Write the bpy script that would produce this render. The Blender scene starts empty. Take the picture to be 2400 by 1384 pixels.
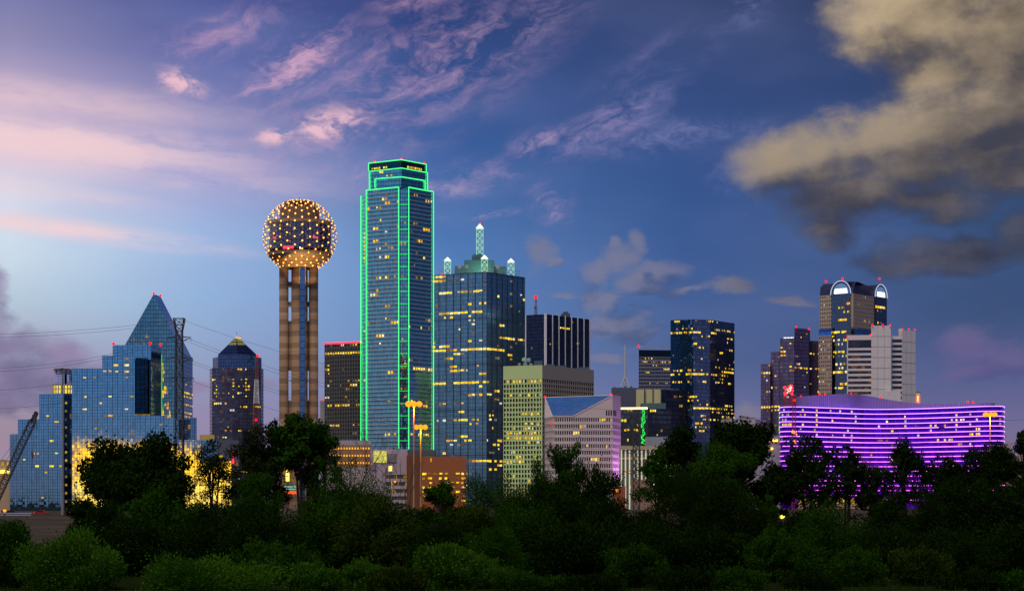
import bpy, math, random
import numpy as np
from mathutils import Vector, Matrix
random.seed(7)
D = bpy.data
SC = bpy.context.scene
COL = SC.collection
R = math.radians

# ------------------------------------------------------------------ camera, exposure
FL, CX, HY, CZ = 4800.0, 1200.0, 1180.0, 10.0      # focal length and horizon in photograph pixels, eye height in metres
cam_d = D.cameras.new('camera')
cam = D.objects.new('camera', cam_d); COL.objects.link(cam)
cam.location = (0, 0, CZ); cam.rotation_euler = (R(90), 0, 0)
cam_d.sensor_width = 36; cam_d.lens = 36 * FL / 2400
cam_d.shift_y = (HY - 692) / 2400
cam_d.clip_start = 1; cam_d.clip_end = 30000
SC.camera = cam
SC.view_settings.view_transform = 'Standard'; SC.view_settings.look = 'None'
SC.view_settings.exposure = 0; SC.view_settings.gamma = 1
SC.render.engine = 'CYCLES'
SC.cycles.use_denoising = True
SC.cycles.max_bounces = 5; SC.cycles.diffuse_bounces = 2; SC.cycles.glossy_bounces = 3
SC.cycles.transmission_bounces = 2; SC.cycles.transparent_max_bounces = 4
SC.cycles.sample_clamp_indirect = 3
SC.cycles.caustics_reflective = False; SC.cycles.caustics_refractive = False

def lin(c):
    return tuple(((v/255)/12.92 if v/255 <= .04045 else ((v/255+.055)/1.055)**2.4) for v in c)
def lin4(c): return (*lin(c), 1)

# ------------------------------------------------------------------ node helpers
class NT:
    def __init__(s, nt): s.nt = nt; s.n = nt.nodes; s.l = nt.links
    def node(s, t, **kw):
        n = s.n.new(t)
        for k, v in kw.items(): setattr(n, k, v)
        return n
    def put(s, sock, v):
        if hasattr(v, 'is_linked') or hasattr(v, 'links'): s.l.new(v, sock)
        elif v is not None:
            try: sock.default_value = v
            except TypeError: sock.default_value = (*v, 1)
    def m(s, op, a, b=None, c=None, clamp=False):
        n = s.node('ShaderNodeMath', operation=op, use_clamp=clamp)
        s.put(n.inputs[0], a)
        if b is not None: s.put(n.inputs[1], b)
        if c is not None: s.put(n.inputs[2], c)
        return n.outputs[0]
    def v(s, op, a, b=None, c=None):
        n = s.node('ShaderNodeVectorMath', operation=op)
        s.put(n.inputs[0], a)
        if b is not None: s.put(n.inputs[1], b)
        if c is not None: s.put(n.inputs[2], c)
        return n.outputs['Value'] if op in ('DOT_PRODUCT', 'LENGTH') else n.outputs[0]
    def scale(s, a, f):
        n = s.node('ShaderNodeVectorMath', operation='SCALE'); s.put(n.inputs[0], a); s.put(n.inputs['Scale'], f); return n.outputs[0]
    def xyz(s, x, y, z):
        n = s.node('ShaderNodeCombineXYZ'); s.put(n.inputs[0], x); s.put(n.inputs[1], y); s.put(n.inputs[2], z); return n.outputs[0]
    def sep(s, a):
        n = s.node('ShaderNodeSeparateXYZ'); s.put(n.inputs[0], a); return n.outputs
    def step(s, x, a, b, lo=0., hi=1., smooth=True):
        n = s.node('ShaderNodeMapRange', interpolation_type='SMOOTHSTEP' if smooth else 'LINEAR')
        s.put(n.inputs[0], x); s.put(n.inputs[1], a); s.put(n.inputs[2], b); s.put(n.inputs[3], lo); s.put(n.inputs[4], hi)
        return n.outputs[0]
    def mix(s, f, a, b, blend='MIX'):
        n = s.node('ShaderNodeMix', data_type='RGBA', blend_type=blend)
        s.put(n.inputs[0], f)
        for k, c in ((6, a), (7, b)):
            if isinstance(c, (tuple, list)) and len(c) == 3: c = (*c, 1)
            s.put(n.inputs[k], c)
        return n.outputs[2]
    def noise(s, vec, scale, detail=4, rough=.5, dist=0., out=0):
        n = s.node('ShaderNodeTexNoise')
        if vec is not None: s.put(n.inputs['Vector'], vec)
        n.inputs['Scale'].default_value = scale; n.inputs['Detail'].default_value = detail
        n.inputs['Roughness'].default_value = rough; n.inputs['Distortion'].default_value = dist
        return n.outputs[out]
    def mapping(s, vec, loc=(0, 0, 0), rot=(0, 0, 0), scl=(1, 1, 1), t='POINT'):
        n = s.node('ShaderNodeMapping', vector_type=t); s.put(n.inputs[0], vec)
        n.inputs[1].default_value = loc; n.inputs[2].default_value = rot; n.inputs[3].default_value = scl
        return n.outputs[0]
    def ramp(s, f, stops, interp='LINEAR'):
        n = s.node('ShaderNodeValToRGB'); s.put(n.inputs[0], f); cr = n.color_ramp; cr.interpolation = interp
        while len(cr.elements) < len(stops): cr.elements.new(.5)
        for e, (p, c) in zip(cr.elements, stops): e.position = p; e.color = c if len(c) == 4 else (*c, 1)
        return n.outputs[0]

# ------------------------------------------------------------------ world: dusk sky by direction
W = D.worlds.new('World'); SC.world = W; W.use_nodes = True
W.node_tree.nodes.clear()
g = NT(W.node_tree)
tc = g.node('ShaderNodeTexCoord').outputs['Generated']
dirn = g.v('NORMALIZE', tc)
dx, dy, dz = g.sep(dirn)
az = g.m('ARCTAN2', dx, dy)
el = g.m('ARCSINE', dz)
s_ = g.m('MULTIPLY', az, 4.8)      # thousandths of a photograph pixel from the middle
t_ = g.m('MULTIPLY', el, 4.8)      # and above the horizon
P = g.xyz(s_, t_, 0.)
def T(y): return ((1180 - y) / 1000 + .1) / 1.5
tn = g.m('DIVIDE', g.m('ADD', t_, .1), 1.5, clamp=True)
def skyramp(stops):
    st = sorted((T(y), lin4(c)) for y, c in stops)
    return g.ramp(tn, st)
cols = [
 (-1.15, skyramp([(1230,(150,124,140)),(1080,(160,134,148)),(980,(158,140,160)),(850,(166,164,184)),(720,(184,202,218)),(600,(206,222,236)),(480,(220,220,234)),(380,(222,202,218)),(280,(200,178,204)),(150,(148,142,182)),(0,(104,110,160)),(-200,(70,80,130))])),
 (-.72, skyramp([(1230,(148,124,142)),(1050,(150,130,156)),(950,(146,140,174)),(830,(146,164,198)),(700,(146,182,220)),(560,(158,186,226)),(430,(164,166,210)),(300,(138,140,190)),(150,(88,102,164)),(0,(62,76,140)),(-200,(46,58,112))])),
 (-.2, skyramp([(1230,(136,118,140)),(1050,(134,124,154)),(930,(118,130,176)),(780,(100,138,192)),(620,(84,130,190)),(480,(66,110,172)),(330,(52,92,156)),(160,(42,74,136)),(0,(36,58,116)),(-200,(30,48,94))])),
 (.4, skyramp([(1230,(128,112,136)),(1060,(120,112,144)),(960,(102,110,154)),(850,(76,98,148)),(700,(58,92,150)),(540,(42,84,146)),(380,(36,76,138)),(200,(28,64,122)),(0,(26,52,100)),(-200,(24,42,82))])),
 (1.1, skyramp([(1230,(136,112,134)),(1060,(128,110,140)),(980,(106,102,146)),(880,(70,82,130)),(760,(46,74,118)),(620,(38,74,120)),(480,(34,72,118)),(250,(26,56,100)),(0,(28,48,86)),(-200,(26,38,76))])),
]
sky = cols[0][1]
for (a, _), (b, c) in zip(cols[:-1], cols[1:]):
    sky = g.mix(g.step(s_, a, b, smooth=False), sky, c)
sky = g.mix(g.step(s_, -.5, .3, 0., .14), sky, lin((112, 116, 146)))
# uneven tone so that the gradient is not a perfect ramp
soft = g.noise(g.mapping(P, scl=(1.2, 3.2, 1)), 1.6, 3, .5)
sky = g.mix(g.m('MULTIPLY', g.step(soft, .35, .7), g.step(s_, -.6, .3, .2, .07)), sky, lin((150, 155, 208)))

# --- cirrus
def ell(cx, cy, rx, ry, ang):
    mp = g.mapping(P, loc=((cx-1200)/1000, (1180-cy)/1000, 0), rot=(0, 0, R(ang)), scl=(rx/1000, ry/1000, 1), t='TEXTURE')
    return g.step(g.v('LENGTH', mp), 1., .0)
def streak(masks, ang, scl, lo, hi, seedv, dist):
    acc = None
    for (cx, cy, rx, ry, a, st) in masks:
        e = g.m('MULTIPLY', ell(cx, cy, rx, ry, a), st)
        acc = e if acc is None else g.m('MAXIMUM', acc, e)
    q = g.mapping(P, loc=seedv, rot=(0, 0, R(-ang)), scl=(1, 1, 1))
    q = g.v('MULTIPLY', q, scl)
    wob = g.noise(g.v('MULTIPLY', P, (2.5, 4, 1)), 3., 3, .5, out=1)
    q = g.v('ADD', q, g.scale(g.v('SUBTRACT', wob, (.5, .5, .5)), dist))
    n = g.noise(q, 1., 11, .68)
    thr = g.m('SUBTRACT', hi, g.m('MULTIPLY', acc, .16))
    return g.m('MULTIPLY', g.step(n, lo, thr), g.m('POWER', acc, .8), clamp=True)
a1 = streak([(690,170,230,110,35,1.),(600,230,110,50,10,.6),(1130,140,390,95,30,.8),(930,240,260,80,28,.6),(1430,300,260,70,28,.9),(1000,170,600,210,30,.62),(520,110,260,80,20,.5),(1120,420,200,60,10,.45),(1265,345,120,55,22,.95),
             (980,20,170,60,5,.7),(1750,40,80,80,-45,.7),(1290,480,70,85,60,.8),(1560,150,260,80,25,.35),(1700,440,110,70,-45,.5),(860,400,120,80,40,.6)], 28, (3.6, 13., 1), .40, .82, (.3, .7, 0), 1.5)
a2 = streak([(430,220,95,44,-14,1.15),(770,308,150,60,10,1.25),(650,332,90,34,10,1.1),(1120,505,130,18,4,.7),(1060,450,120,26,-4,.5),(1560,330,330,60,4,.5),(760,355,60,20,0,.4)],
            6, (6., 15., 1), .40, .74, (.9, .2, 0), 1.6)
a3 = streak([(150,360,760,95,-5,.95),(180,555,560,36,-6,.95),(150,270,600,70,-4,.5),(100,470,420,30,-5,.5),(500,430,420,70,-6,.45)], -5, (1.3, 11., 1), .28, .74, (.1, .4, 0), .6)
pink = g.mix(g.step(s_, -.4, .6), lin((222, 172, 200)), lin((128, 134, 188)))
sky = g.mix(g.m('MULTIPLY', a3, .85), sky, lin((246, 210, 212)))
sky = g.mix(g.m('MULTIPLY', a1, .92), sky, pink)
sky = g.mix(g.m('MULTIPLY', a2, .95), sky, g.mix(g.step(s_, -.4, .5), lin((236, 190, 204)), lin((142, 144, 194))))

# --- cumulus: union of blobs, edges broken by noise, relief from a second sample towards the light
BL = [ # px, py, rx, ry  (photograph pixels)
 (2075,65,125,110),(2200,80,150,150),(2335,110,170,170),(2200,215,95,72),(2265,280,150,105),(2375,290,130,125),(2165,340,120,82),(2045,380,130,76),(1925,390,120,80),(1815,395,92,70),(1935,475,95,70),(1925,540,60,46),(2025,470,115,60),(2120,415,120,70),(2250,400,150,70),(2375,405,90,62),(2340,240,120,120),(2290,180,120,90),(2200,330,120,80),(2320,440,130,50),(2180,500,130,40),
 (2330,452,120,30),(2130,603,130,38),(2285,602,165,46),(2390,570,90,60),
 (1482,560,26,34),(1440,606,44,36),(1390,640,32,34),(1540,648,78,28),(1480,668,40,16),(1268,595,26,44),(1290,620,20,20),(1710,690,56,22),(1440,752,80,24),(1400,705,40,22),(1330,690,30,10),
 (1500,680,60,14),(1420,565,16,16),(1600,700,60,12),(1500,775,60,14),(1430,826,60,12),(1850,720,50,14),
 (0,700,34,46),(-20,770,60,46),(50,818,110,40),(155,842,70,30),(60,895,190,46),(250,862,50,18),(0,960,220,30),(480,905,50,18),(600,895,60,16),(790,880,40,30),(860,900,60,20),
 (2260,835,62,44),(2340,860,70,36),(2395,850,30,30),(2290,890,90,30),(1750,962,60,26),(1735,945,24,20),
]
grp = D.node_groups.new('cloud_density', 'ShaderNodeTree')
grp.interface.new_socket('P', in_out='INPUT', socket_type='NodeSocketVector')
grp.interface.new_socket('D', in_out='OUTPUT', socket_type='NodeSocketFloat')
h = NT(grp)
gi = h.node('NodeGroupInput').outputs[0]
w1 = h.noise(h.mapping(gi, rot=(0, 0, R(-25)), scl=(.8, 1.5, 1)), 4.5, 8, .6, out=1)
q = h.v('ADD', gi, h.scale(h.v('SUBTRACT', w1, (.5, .5, .5)), .16))
acc = None
for (cx, cy, rx, ry) in BL:
    c = ((cx-1200)/1000, (1180-cy)/1000); k = (1000/rx/1.13, 1000/ry/1.13)
    d = h.v('MULTIPLY_ADD', q, (k[0], k[1], 0), (-c[0]*k[0], -c[1]*k[1], 0))
    d = h.v('DOT_PRODUCT', d, d)
    acc = d if acc is None else h.m('SMOOTH_MIN', acc, d, .5)
f1 = h.m('ADD', h.m('MULTIPLY', h.noise(gi, 6., 6, .55), .55), h.m('MULTIPLY', h.noise(h.v('MULTIPLY', gi, (1., 1.3, 1)), 17., 8, .62), .45))
dens = h.m('ADD', h.m('SUBTRACT', 1., acc), h.m('MULTIPLY', h.m('SUBTRACT', f1, .5), 2.3))
go = h.node('NodeGroupOutput'); h.l.new(dens, go.inputs[0])
def dens_at(v):
    n = g.node('ShaderNodeGroup'); n.node_tree = grp; g.put(n.inputs[0], v); return n.outputs[0]
d0 = dens_at(P)
d1 = dens_at(g.v('ADD', P, (-.030, .034, 0)))
alpha = g.m('POWER', g.step(d0, -.62, 1.15), 1.1)
midm = g.m('MULTIPLY', g.step(s_, -.55, -.3), g.step(s_, .55, .42))
alpha = g.m('MULTIPLY', alpha, g.m('MULTIPLY_ADD', midm, -.22, 1.))
d2 = dens_at(g.v('ADD', P, (-.080, .085, 0)))
rel = g.m('ADD', g.m('MULTIPLY', g.m('SUBTRACT', g.m('MINIMUM', d0, 1.), g.m('MINIMUM', d1, 1.)), .34), g.m('MULTIPLY', g.m('SUBTRACT', g.m('MINIMUM', d0, .9), g.m('MINIMUM', d2, .9)), .34))
patch = g.noise(g.mapping(P, rot=(0, 0, R(-30)), scl=(1., 1.9, 1)), 4.2, 7, .55)
rel = g.m('ADD', g.m('ADD', rel, .33), g.m('MULTIPLY', g.m('SUBTRACT', patch, .5), 1.5))
dark = None
for e in ((1930,545,150,80,0),(2200,610,300,60,0),(2010,520,200,85,8),(2160,465,190,70,12),(2350,420,170,75,10),(1850,470,120,60,-20),(2345,70,70,50,20),(2375,190,60,90,0),(2330,350,110,50,20)):
    q_ = ell(*e); dark = q_ if dark is None else g.m('MAXIMUM', dark, q_)
lite = None
for e in ((2040,75,120,100,0),(2190,228,100,55,0),(2270,255,120,60,20),(1850,385,130,55,10),(2060,345,140,45,15),(2180,110,120,60,0)):
    q_ = ell(*e); lite = q_ if lite is None else g.m('MAXIMUM', lite, q_)
rel = g.m('ADD', rel, g.m('SUBTRACT', g.m('MULTIPLY', lite, .28), g.m('MULTIPLY', dark, .36)))
rel = g.step(rel, -.25, 1.15)
bright = g.step(g.m('ADD', g.m('MULTIPLY', t_, 1.0), g.m('MULTIPLY', s_, -.20)), .30, .92)     # the top left of the big cloud catches the last light
big_l = g.mix(bright, lin((82, 82, 96)), lin((192, 170, 136)))
big_d = g.mix(bright, lin((46, 50, 68)), lin((86, 78, 72)))
mid_l, mid_d = lin((126, 124, 146)), lin((62, 74, 112))
lef_l, lef_d = lin((146, 132, 166)), lin((96, 92, 130))
m1 = g.step(s_, -.75, -.3); m2 = g.m('MULTIPLY', g.step(s_, .42, .62), g.step(t_, .42, .54))
cl = g.mix(m2, g.mix(m1, lef_l, mid_l), big_l)
cd = g.mix(m2, g.mix(m1, lef_d, mid_d), big_d)
low_r = g.m('MULTIPLY', g.step(s_, .5, .8), g.step(t_, .5, .36))
cl = g.mix(low_r, cl, lin((104, 96, 142))); cd = g.mix(low_r, cd, lin((78, 80, 132)))
sky = g.mix(g.m('MULTIPLY', alpha, .93), sky, g.mix(rel, cd, cl))

# --- the half of the sky behind the camera: it lights the fronts and is what the glass towers mirror
rear = g.ramp(g.m('DIVIDE', g.m('ADD', el, .05), .95, clamp=True),
              [(0., lin4((95, 85, 90))), (.06, lin4((150, 135, 150))), (.11, lin4((136, 150, 186))), (.2, lin4((128, 160, 206))), (.4, lin4((92, 122, 176))), (1., lin4((50, 70, 120)))])
rn = g.noise(g.v('MULTIPLY', dirn, (5, 5, 16)), 1.3, 5, .55)
rear = g.mix(g.m('MULTIPLY', g.step(rn, .45, .7), .5), rear, lin((176, 168, 190)))
# unseen sunset glow behind the camera, shaped so only the stepped hotel mirrors it
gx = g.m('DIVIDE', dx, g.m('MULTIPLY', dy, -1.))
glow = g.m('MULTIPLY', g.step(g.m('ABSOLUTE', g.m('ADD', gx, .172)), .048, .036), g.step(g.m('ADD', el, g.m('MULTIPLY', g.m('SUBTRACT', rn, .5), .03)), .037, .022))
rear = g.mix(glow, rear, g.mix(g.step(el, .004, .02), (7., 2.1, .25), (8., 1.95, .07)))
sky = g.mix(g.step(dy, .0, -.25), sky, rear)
# below the horizon
sky = g.mix(g.step(dz, -.012, -.03), sky, lin((30, 34, 40)))
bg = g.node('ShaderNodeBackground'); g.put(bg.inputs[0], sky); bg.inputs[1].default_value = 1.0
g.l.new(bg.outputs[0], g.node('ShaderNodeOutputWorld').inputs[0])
W.cycles.sampling_method = 'MANUAL'; W.cycles.sample_map_resolution = 512

# afterglow from behind the camera, left
sun_d = D.lights.new('sun', 'SUN'); sun_d.energy = 2.0; sun_d.angle = R(25); sun_d.color = (1, .82, .66)
sun = D.objects.new('sun', sun_d); COL.objects.link(sun)
sun.rotation_euler = (R(90-60), 0, R(-28))

# ------------------------------------------------------------------ mesh helpers
def px2x(px, Y): return (px - CX) / FL * Y
def py2z(py, Y): return CZ + (HY - py) / FL * Y
GZ = 6.5
class MB:
    def __init__(s): s.v = []; s.f = []; s.uv = []
    def face(s, pts, uv=None):
        n = len(s.v); s.v += [tuple(p) for p in pts]; s.f.append(list(range(n, n+len(pts))))
        s.uv.append(uv if uv else [(0, 0)]*len(pts))
    def hexa(s, p):   # 4 bottom points ccw seen from above, 4 top points
        n = len(s.v); s.v += [tuple(a) for a in p]
        for q in ((3,2,1,0),(4,5,6,7),(0,1,5,4),(1,2,6,5),(2,3,7,6),(3,0,4,7)):
            s.f.append([n+i for i in q]); s.uv.append([(0,0)]*4)
    def box(s, x0, x1, y0, y1, z0, z1):
        s.hexa([(x0,y0,z0),(x1,y0,z0),(x1,y1,z0),(x0,y1,z0),(x0,y0,z1),(x1,y0,z1),(x1,y1,z1),(x0,y1,z1)])
    def prism(s, pts, z0, z1, top=True):
        # ccw polygon seen from above; z1 may be a list
        n = len(pts); u = 0
        zt = z1 if isinstance(z1, (list, tuple)) else [z1]*n
        for i in range(n):
            a, b = pts[i], pts[(i+1) % n]; L = math.dist(a, b)
            s.face([(*a, z0), (*b, z0), (*b, zt[(i+1) % n]), (*a, zt[i])], [(u, z0), (u+L, z0), (u+L, zt[(i+1) % n]), (u, zt[i])])
            u += L
        if top: s.face([(*p, z) for p, z in zip(pts, zt)], [(p[0]*.2, p[1]*.2) for p in pts])
    def tube(s, a, b, r0, r1=None, n=6, cap=True):
        r1 = r0 if r1 is None else r1
        a = Vector(a); b = Vector(b); d = (b-a)
        if d.length < 1e-6: return
        d.normalize(); x = d.orthogonal().normalized(); y = d.cross(x)
        k = len(s.v)
        for c, r in ((a, r0), (b, r1)):
            for i in range(n):
                t = 2*math.pi*i/n; s.v.append(tuple(c + x*(r*math.cos(t)) + y*(r*math.sin(t))))
        for i in range(n):
            j = (i+1) % n; s.f.append([k+i, k+j, k+n+j, k+n+i]); s.uv.append([(0,0)]*4)
        if cap:
            s.f.append([k+i for i in range(n)][::-1]); s.uv.append([(0,0)]*n)
            s.f.append([k+n+i for i in range(n)]); s.uv.append([(0,0)]*n)
    def path(s, pts, r, n=6):
        for a, b in zip(pts[:-1], pts[1:]): s.tube(a, b, r, r, n)
    def lathe(s, cx, cy, prof, n=32, smooth=True):   # prof: (r, z) from bottom to top
        k = len(s.v)
        for r, z in prof:
            for i in range(n):
                t = 2*math.pi*i/n; s.v.append((cx+r*math.cos(t), cy+r*math.sin(t), z))
        for j in range(len(prof)-1):
            for i in range(n):
                i2 = (i+1) % n
                s.f.append([k+j*n+i, k+j*n+i2, k+(j+1)*n+i2, k+(j+1)*n+i])
                R_ = prof[j][0]; s.uv.append([(R_*6.283*i/n, prof[j][1]), (R_*6.283*(i+1)/n, prof[j][1]), (R_*6.283*(i+1)/n, prof[j+1][1]), (R_*6.283*i/n, prof[j+1][1])])
        s.f.append([k+(len(prof)-1)*n+i for i in range(n)]); s.uv.append([(0,0)]*n)
    def ball(s, c, r, n=8, m=5):
        c = Vector(c); k = len(s.v)
        s.v.append(tuple(c+Vector((0,0,-r))))
        for j in range(1, m):
            ph = -math.pi/2 + math.pi*j/m
            for i in range(n):
                t = 2*math.pi*i/n; s.v.append((c.x+r*math.cos(ph)*math.cos(t), c.y+r*math.cos(ph)*math.sin(t), c.z+r*math.sin(ph)))
        s.v.append(tuple(c+Vector((0,0,r)))); last = len(s.v)-1
        for i in range(n):
            i2 = (i+1) % n
            s.f.append([k, k+1+i2, k+1+i]); s.uv.append([(0,0)]*3)
            for j in range(m-2):
                a = k+1+j*n; s.f.append([a+i, a+i2, a+n+i2, a+n+i]); s.uv.append([(0,0)]*4)
            a = k+1+(m-2)*n; s.f.append([a+i, a+i2, last]); s.uv.append([(0,0)]*3)
    def build(s, name, mat, parent=None, smooth=False, label=None):
        me = D.meshes.new(name)
        off = parent.matrix_off if False else (Vector(parent['_o']) if parent is not None and '_o' in parent else Vector((0,0,0)))
        me.from_pydata([(x-off.x, y-off.y, z-off.z) for x, y, z in s.v], [], s.f)
        ul = me.uv_layers.new(name='UVMap')
        flat = [c for f in s.uv for uv in f for c in uv]
        ul.data.foreach_set('uv', flat)
        if smooth: me.polygons.foreach_set('use_smooth', [True]*len(me.polygons))
        me.materials.append(mat); me.update()
        o = D.objects.new(name, me); COL.objects.link(o)
        if parent is not None:
            o.parent = parent
            o['_o'] = tuple(off)
        if label: o['label'] = label
        return o
def tag(o, label, cat, group=None, kind=None):
    o['label'] = label; o['category'] = cat
    if group: o['group'] = group
    if kind: o['kind'] = kind
    return o
def thing(name, label, cat, loc, group=None):
    o = D.objects.new(name, None); COL.objects.link(o); o.location = loc; o['_o'] = tuple(loc)
    o.empty_display_size = 2
    return tag(o, label, cat, group)

# ------------------------------------------------------------------ materials
def newmat(name):
    m = D.materials.new(name); m.use_nodes = True; m.node_tree.nodes.clear()
    return m, NT(m.node_tree)
def out(k, sh): k.l.new(sh, k.node('ShaderNodeOutputMaterial').inputs[0])
def diffuse(name, col, rough=.75, var=.25, scale=.35, bands=None, metal=0., spec=.3):
    m, k = newmat(name)
    co = k.node('ShaderNodeTexCoord').outputs['Object']
    n = k.noise(co, scale, 6, .6)
    streaks = k.noise(k.v('MULTIPLY', co, (1., 1., .08)), scale*3, 4, .55)
    f = k.m('MULTIPLY_ADD', k.m('ADD', n, streaks), var, 1-var)
    c = k.scale(k.xyz(*col[:3]), f)
    if bands:
        z = k.sep(co)[2]; per, amt = bands
        wn = k.node('ShaderNodeTexWhiteNoise', noise_dimensions='1D'); k.put(wn.inputs['W'], k.m('FLOOR', k.m('DIVIDE', k.m('ADD', z, 500.), per)))
        c = k.scale(c, k.step(wn.outputs['Value'], 0., 1., 1-amt*.6, 1+amt*.6, smooth=False))
        fr = k.m('FRACT', k.m('DIVIDE', k.m('ADD', z, 500.), per*1.35))
        c = k.scale(c, k.step(k.m('ABSOLUTE', k.m('SUBTRACT', fr, .5)), .2, .26, 1-amt, 1+amt*.5))
    p = k.node('ShaderNodeBsdfPrincipled'); k.put(p.inputs['Base Color'], c)
    p.inputs['Roughness'].default_value = rough; p.inputs['Metallic'].default_value = metal
    p.inputs['Specular IOR Level'].default_value = spec
    out(k, p.outputs[0]); return m
def emit(name, col, st, sample=False):
    m, k = newmat(name)
    e = k.node('ShaderNodeEmission'); e.inputs[0].default_value = (*col, 1); e.inputs[1].default_value = st
    out(k, e.outputs[0]); m.cycles.emission_sampling = 'AUTO' if sample else 'NONE'
    return m
def lines(k, x, pitch, w):   # 1 on a line centred on multiples of the pitch
    f = k.m('FRACT', k.m('DIVIDE', x, pitch)); a = k.m('ABSOLUTE', k.m('SUBTRACT', f, .5))
    return k.m('GREATER_THAN', a, .5 - w/pitch/2)
def glass(name, tint, pu, pz, lw=(.12, .25), lc=(.02, .03, .05), wob=.012, rough=.06, var=.3, sp=0., spc=(.03, .04, .06), diff=0., bold=None, bigw=3.):
    """mirror curtain wall: panes of pu x pz metres, mullions, an optional opaque spandrel on the lower part of each storey"""
    m, k = newmat(name)
    uv = k.node('ShaderNodeUVMap', uv_map='UVMap').outputs[0]
    u, v, _ = k.sep(uv)
    cell = k.xyz(k.m('FLOOR', k.m('DIVIDE', u, pu)), k.m('FLOOR', k.m('DIVIDE', v, pz)), 0.)
    wn = k.node('ShaderNodeTexWhiteNoise', noise_dimensions='3D'); k.put(wn.inputs['Vector'], cell)
    geo = k.node('ShaderNodeNewGeometry').outputs['Normal']
    big = k.noise(k.v('MULTIPLY', uv, (.05, .03, 0)), 1., 3, .5, out=1)
    jit = k.v('ADD', k.scale(k.v('SUBTRACT', wn.outputs['Color'], (.5, .5, .5)), wob*2), k.scale(k.v('SUBTRACT', big, (.5, .5, .5)), wob*bigw))
    fine = k.noise(k.v('MULTIPLY', uv, (.9/pu, .9/pz, 0)), 1., 2, .5, out=1)
    jit = k.v('ADD', jit, k.scale(k.v('SUBTRACT', fine, (.5, .5, .5)), wob*1.6))
    nrm = k.v('NORMALIZE', k.v('ADD', geo, jit))
    ln = k.m('MAXIMUM', lines(k, u, pu, lw[0]), lines(k, v, pz, lw[1]))
    if bold: ln = k.m('MAXIMUM', ln, lines(k, u, bold[0], bold[1]))
    fv = k.m('MULTIPLY_ADD', wn.outputs['Value'], var, 1-var/2)
    c = k.scale(k.xyz(*tint), fv)
    if sp > 0:
        isp = k.m('LESS_THAN', k.m('FRACT', k.m('DIVIDE', v, pz)), sp)
        c = k.mix(isp, c, spc)
    c = k.mix(ln, c, lc)
    p = k.node('ShaderNodeBsdfPrincipled'); k.put(p.inputs['Base Color'], c); p.inputs['Metallic'].default_value = 1-diff
    k.put(p.inputs['Roughness'], k.m('MULTIPLY_ADD', ln, .35, rough)); k.put(p.inputs['Normal'], nrm)
    if diff >= 1: p.inputs['Specular IOR Level'].default_value = .06
    out(k, p.outputs[0]); return m
def lit_window(name, stops, st):
    m, k = newmat(name)
    oi = k.node('ShaderNodeObjectInfo').outputs['Random']; isl = k.node('ShaderNodeNewGeometry').outputs['Random Per Island']
    r = k.m('FRACT', k.m('ADD', k.m('MULTIPLY', oi, 7.31), k.m('MULTIPLY', isl, 3.17)))
    co = k.node('ShaderNodeTexCoord').outputs['Object']
    n = k.noise(k.v('ADD', co, k.scale(k.xyz(1., 1., 1.), k.m('MULTIPLY', r, 50.))), .9, 4, .7)
    c = k.ramp(r, stops)
    e = k.node('ShaderNodeEmission'); k.put(e.inputs[0], c)
    k.put(e.inputs[1], k.m('MULTIPLY', st, k.step(n, .3, .66, .35, 1.25)))
    out(k, e.outputs[0]); m.cycles.emission_sampling = 'NONE'; return m
M = {}
Y1, Y2, Y3, Y4 = (.42, .24, .02), (1.05, .64, .015), (1.2, .84, .025), (1.25, .95, .20)
M['lit'] = lit_window('lit_window_glass', [(0, Y1), (.12, (1., .42, .03)), (.3, Y2), (.68, Y3), (.9, Y4), (1., (1., .92, .6))], 1.15)
M['litdim'] = lit_window('dim_window_glass', [(0, (.10, .07, .03)), (.5, Y1), (1., Y2)], .8)
M['litwhite'] = lit_window('white_window_glass', [(0, (.5, .5, .55)), (.5, (.9, .75, .45)), (1., (.8, .9, 1.))], 1.)
M['faint'] = lit_window('faint_window_glass', [(0, (.06, .06, .06)), (.5, (.14, .11, .07)), (1., (.25, .22, .17))], 1.)
M['red'] = emit('red_beacon_glow', (1, .006, .012), 2.2)
M['redneon'] = emit('red_neon', (1., .03, .06), 3.0)
M['green'] = emit('green_neon', (.07, 1., .24), 1.7, True)
M['greenrung'] = emit('green_rung_light', (.03, .75, .12), 1.0)
M['white'] = emit('white_lamp', (.85, 1., .9), 3)
M['warm'] = emit('warm_bulb', (1., .37, .06), 5, True)
M['orange'] = emit('sodium_lamp', (1., .29, .012), 1.9)
M['yellow'] = emit('yellow_strip_light', (1., .72, .12), 2.2)
M['steel'] = diffuse('dark_steel', (.05, .05, .06), .6)
M['grey_steel'] = diffuse('grey_galvanised_steel', (.25, .26, .28), .5, metal=.3)
M['white_steel'] = diffuse('white_painted_steel', (.75, .78, .74), .5)
M['red_steel'] = diffuse('red_painted_steel', (.45, .05, .04), .5)
M['concrete'] = diffuse('pale_concrete', (.42, .40, .38), .8)
M['roof'] = diffuse('roof_grey', (.10, .11, .12), .9)
M['teal'] = diffuse('teal_roof_metal', (.08, .16, .18), .6)

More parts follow.
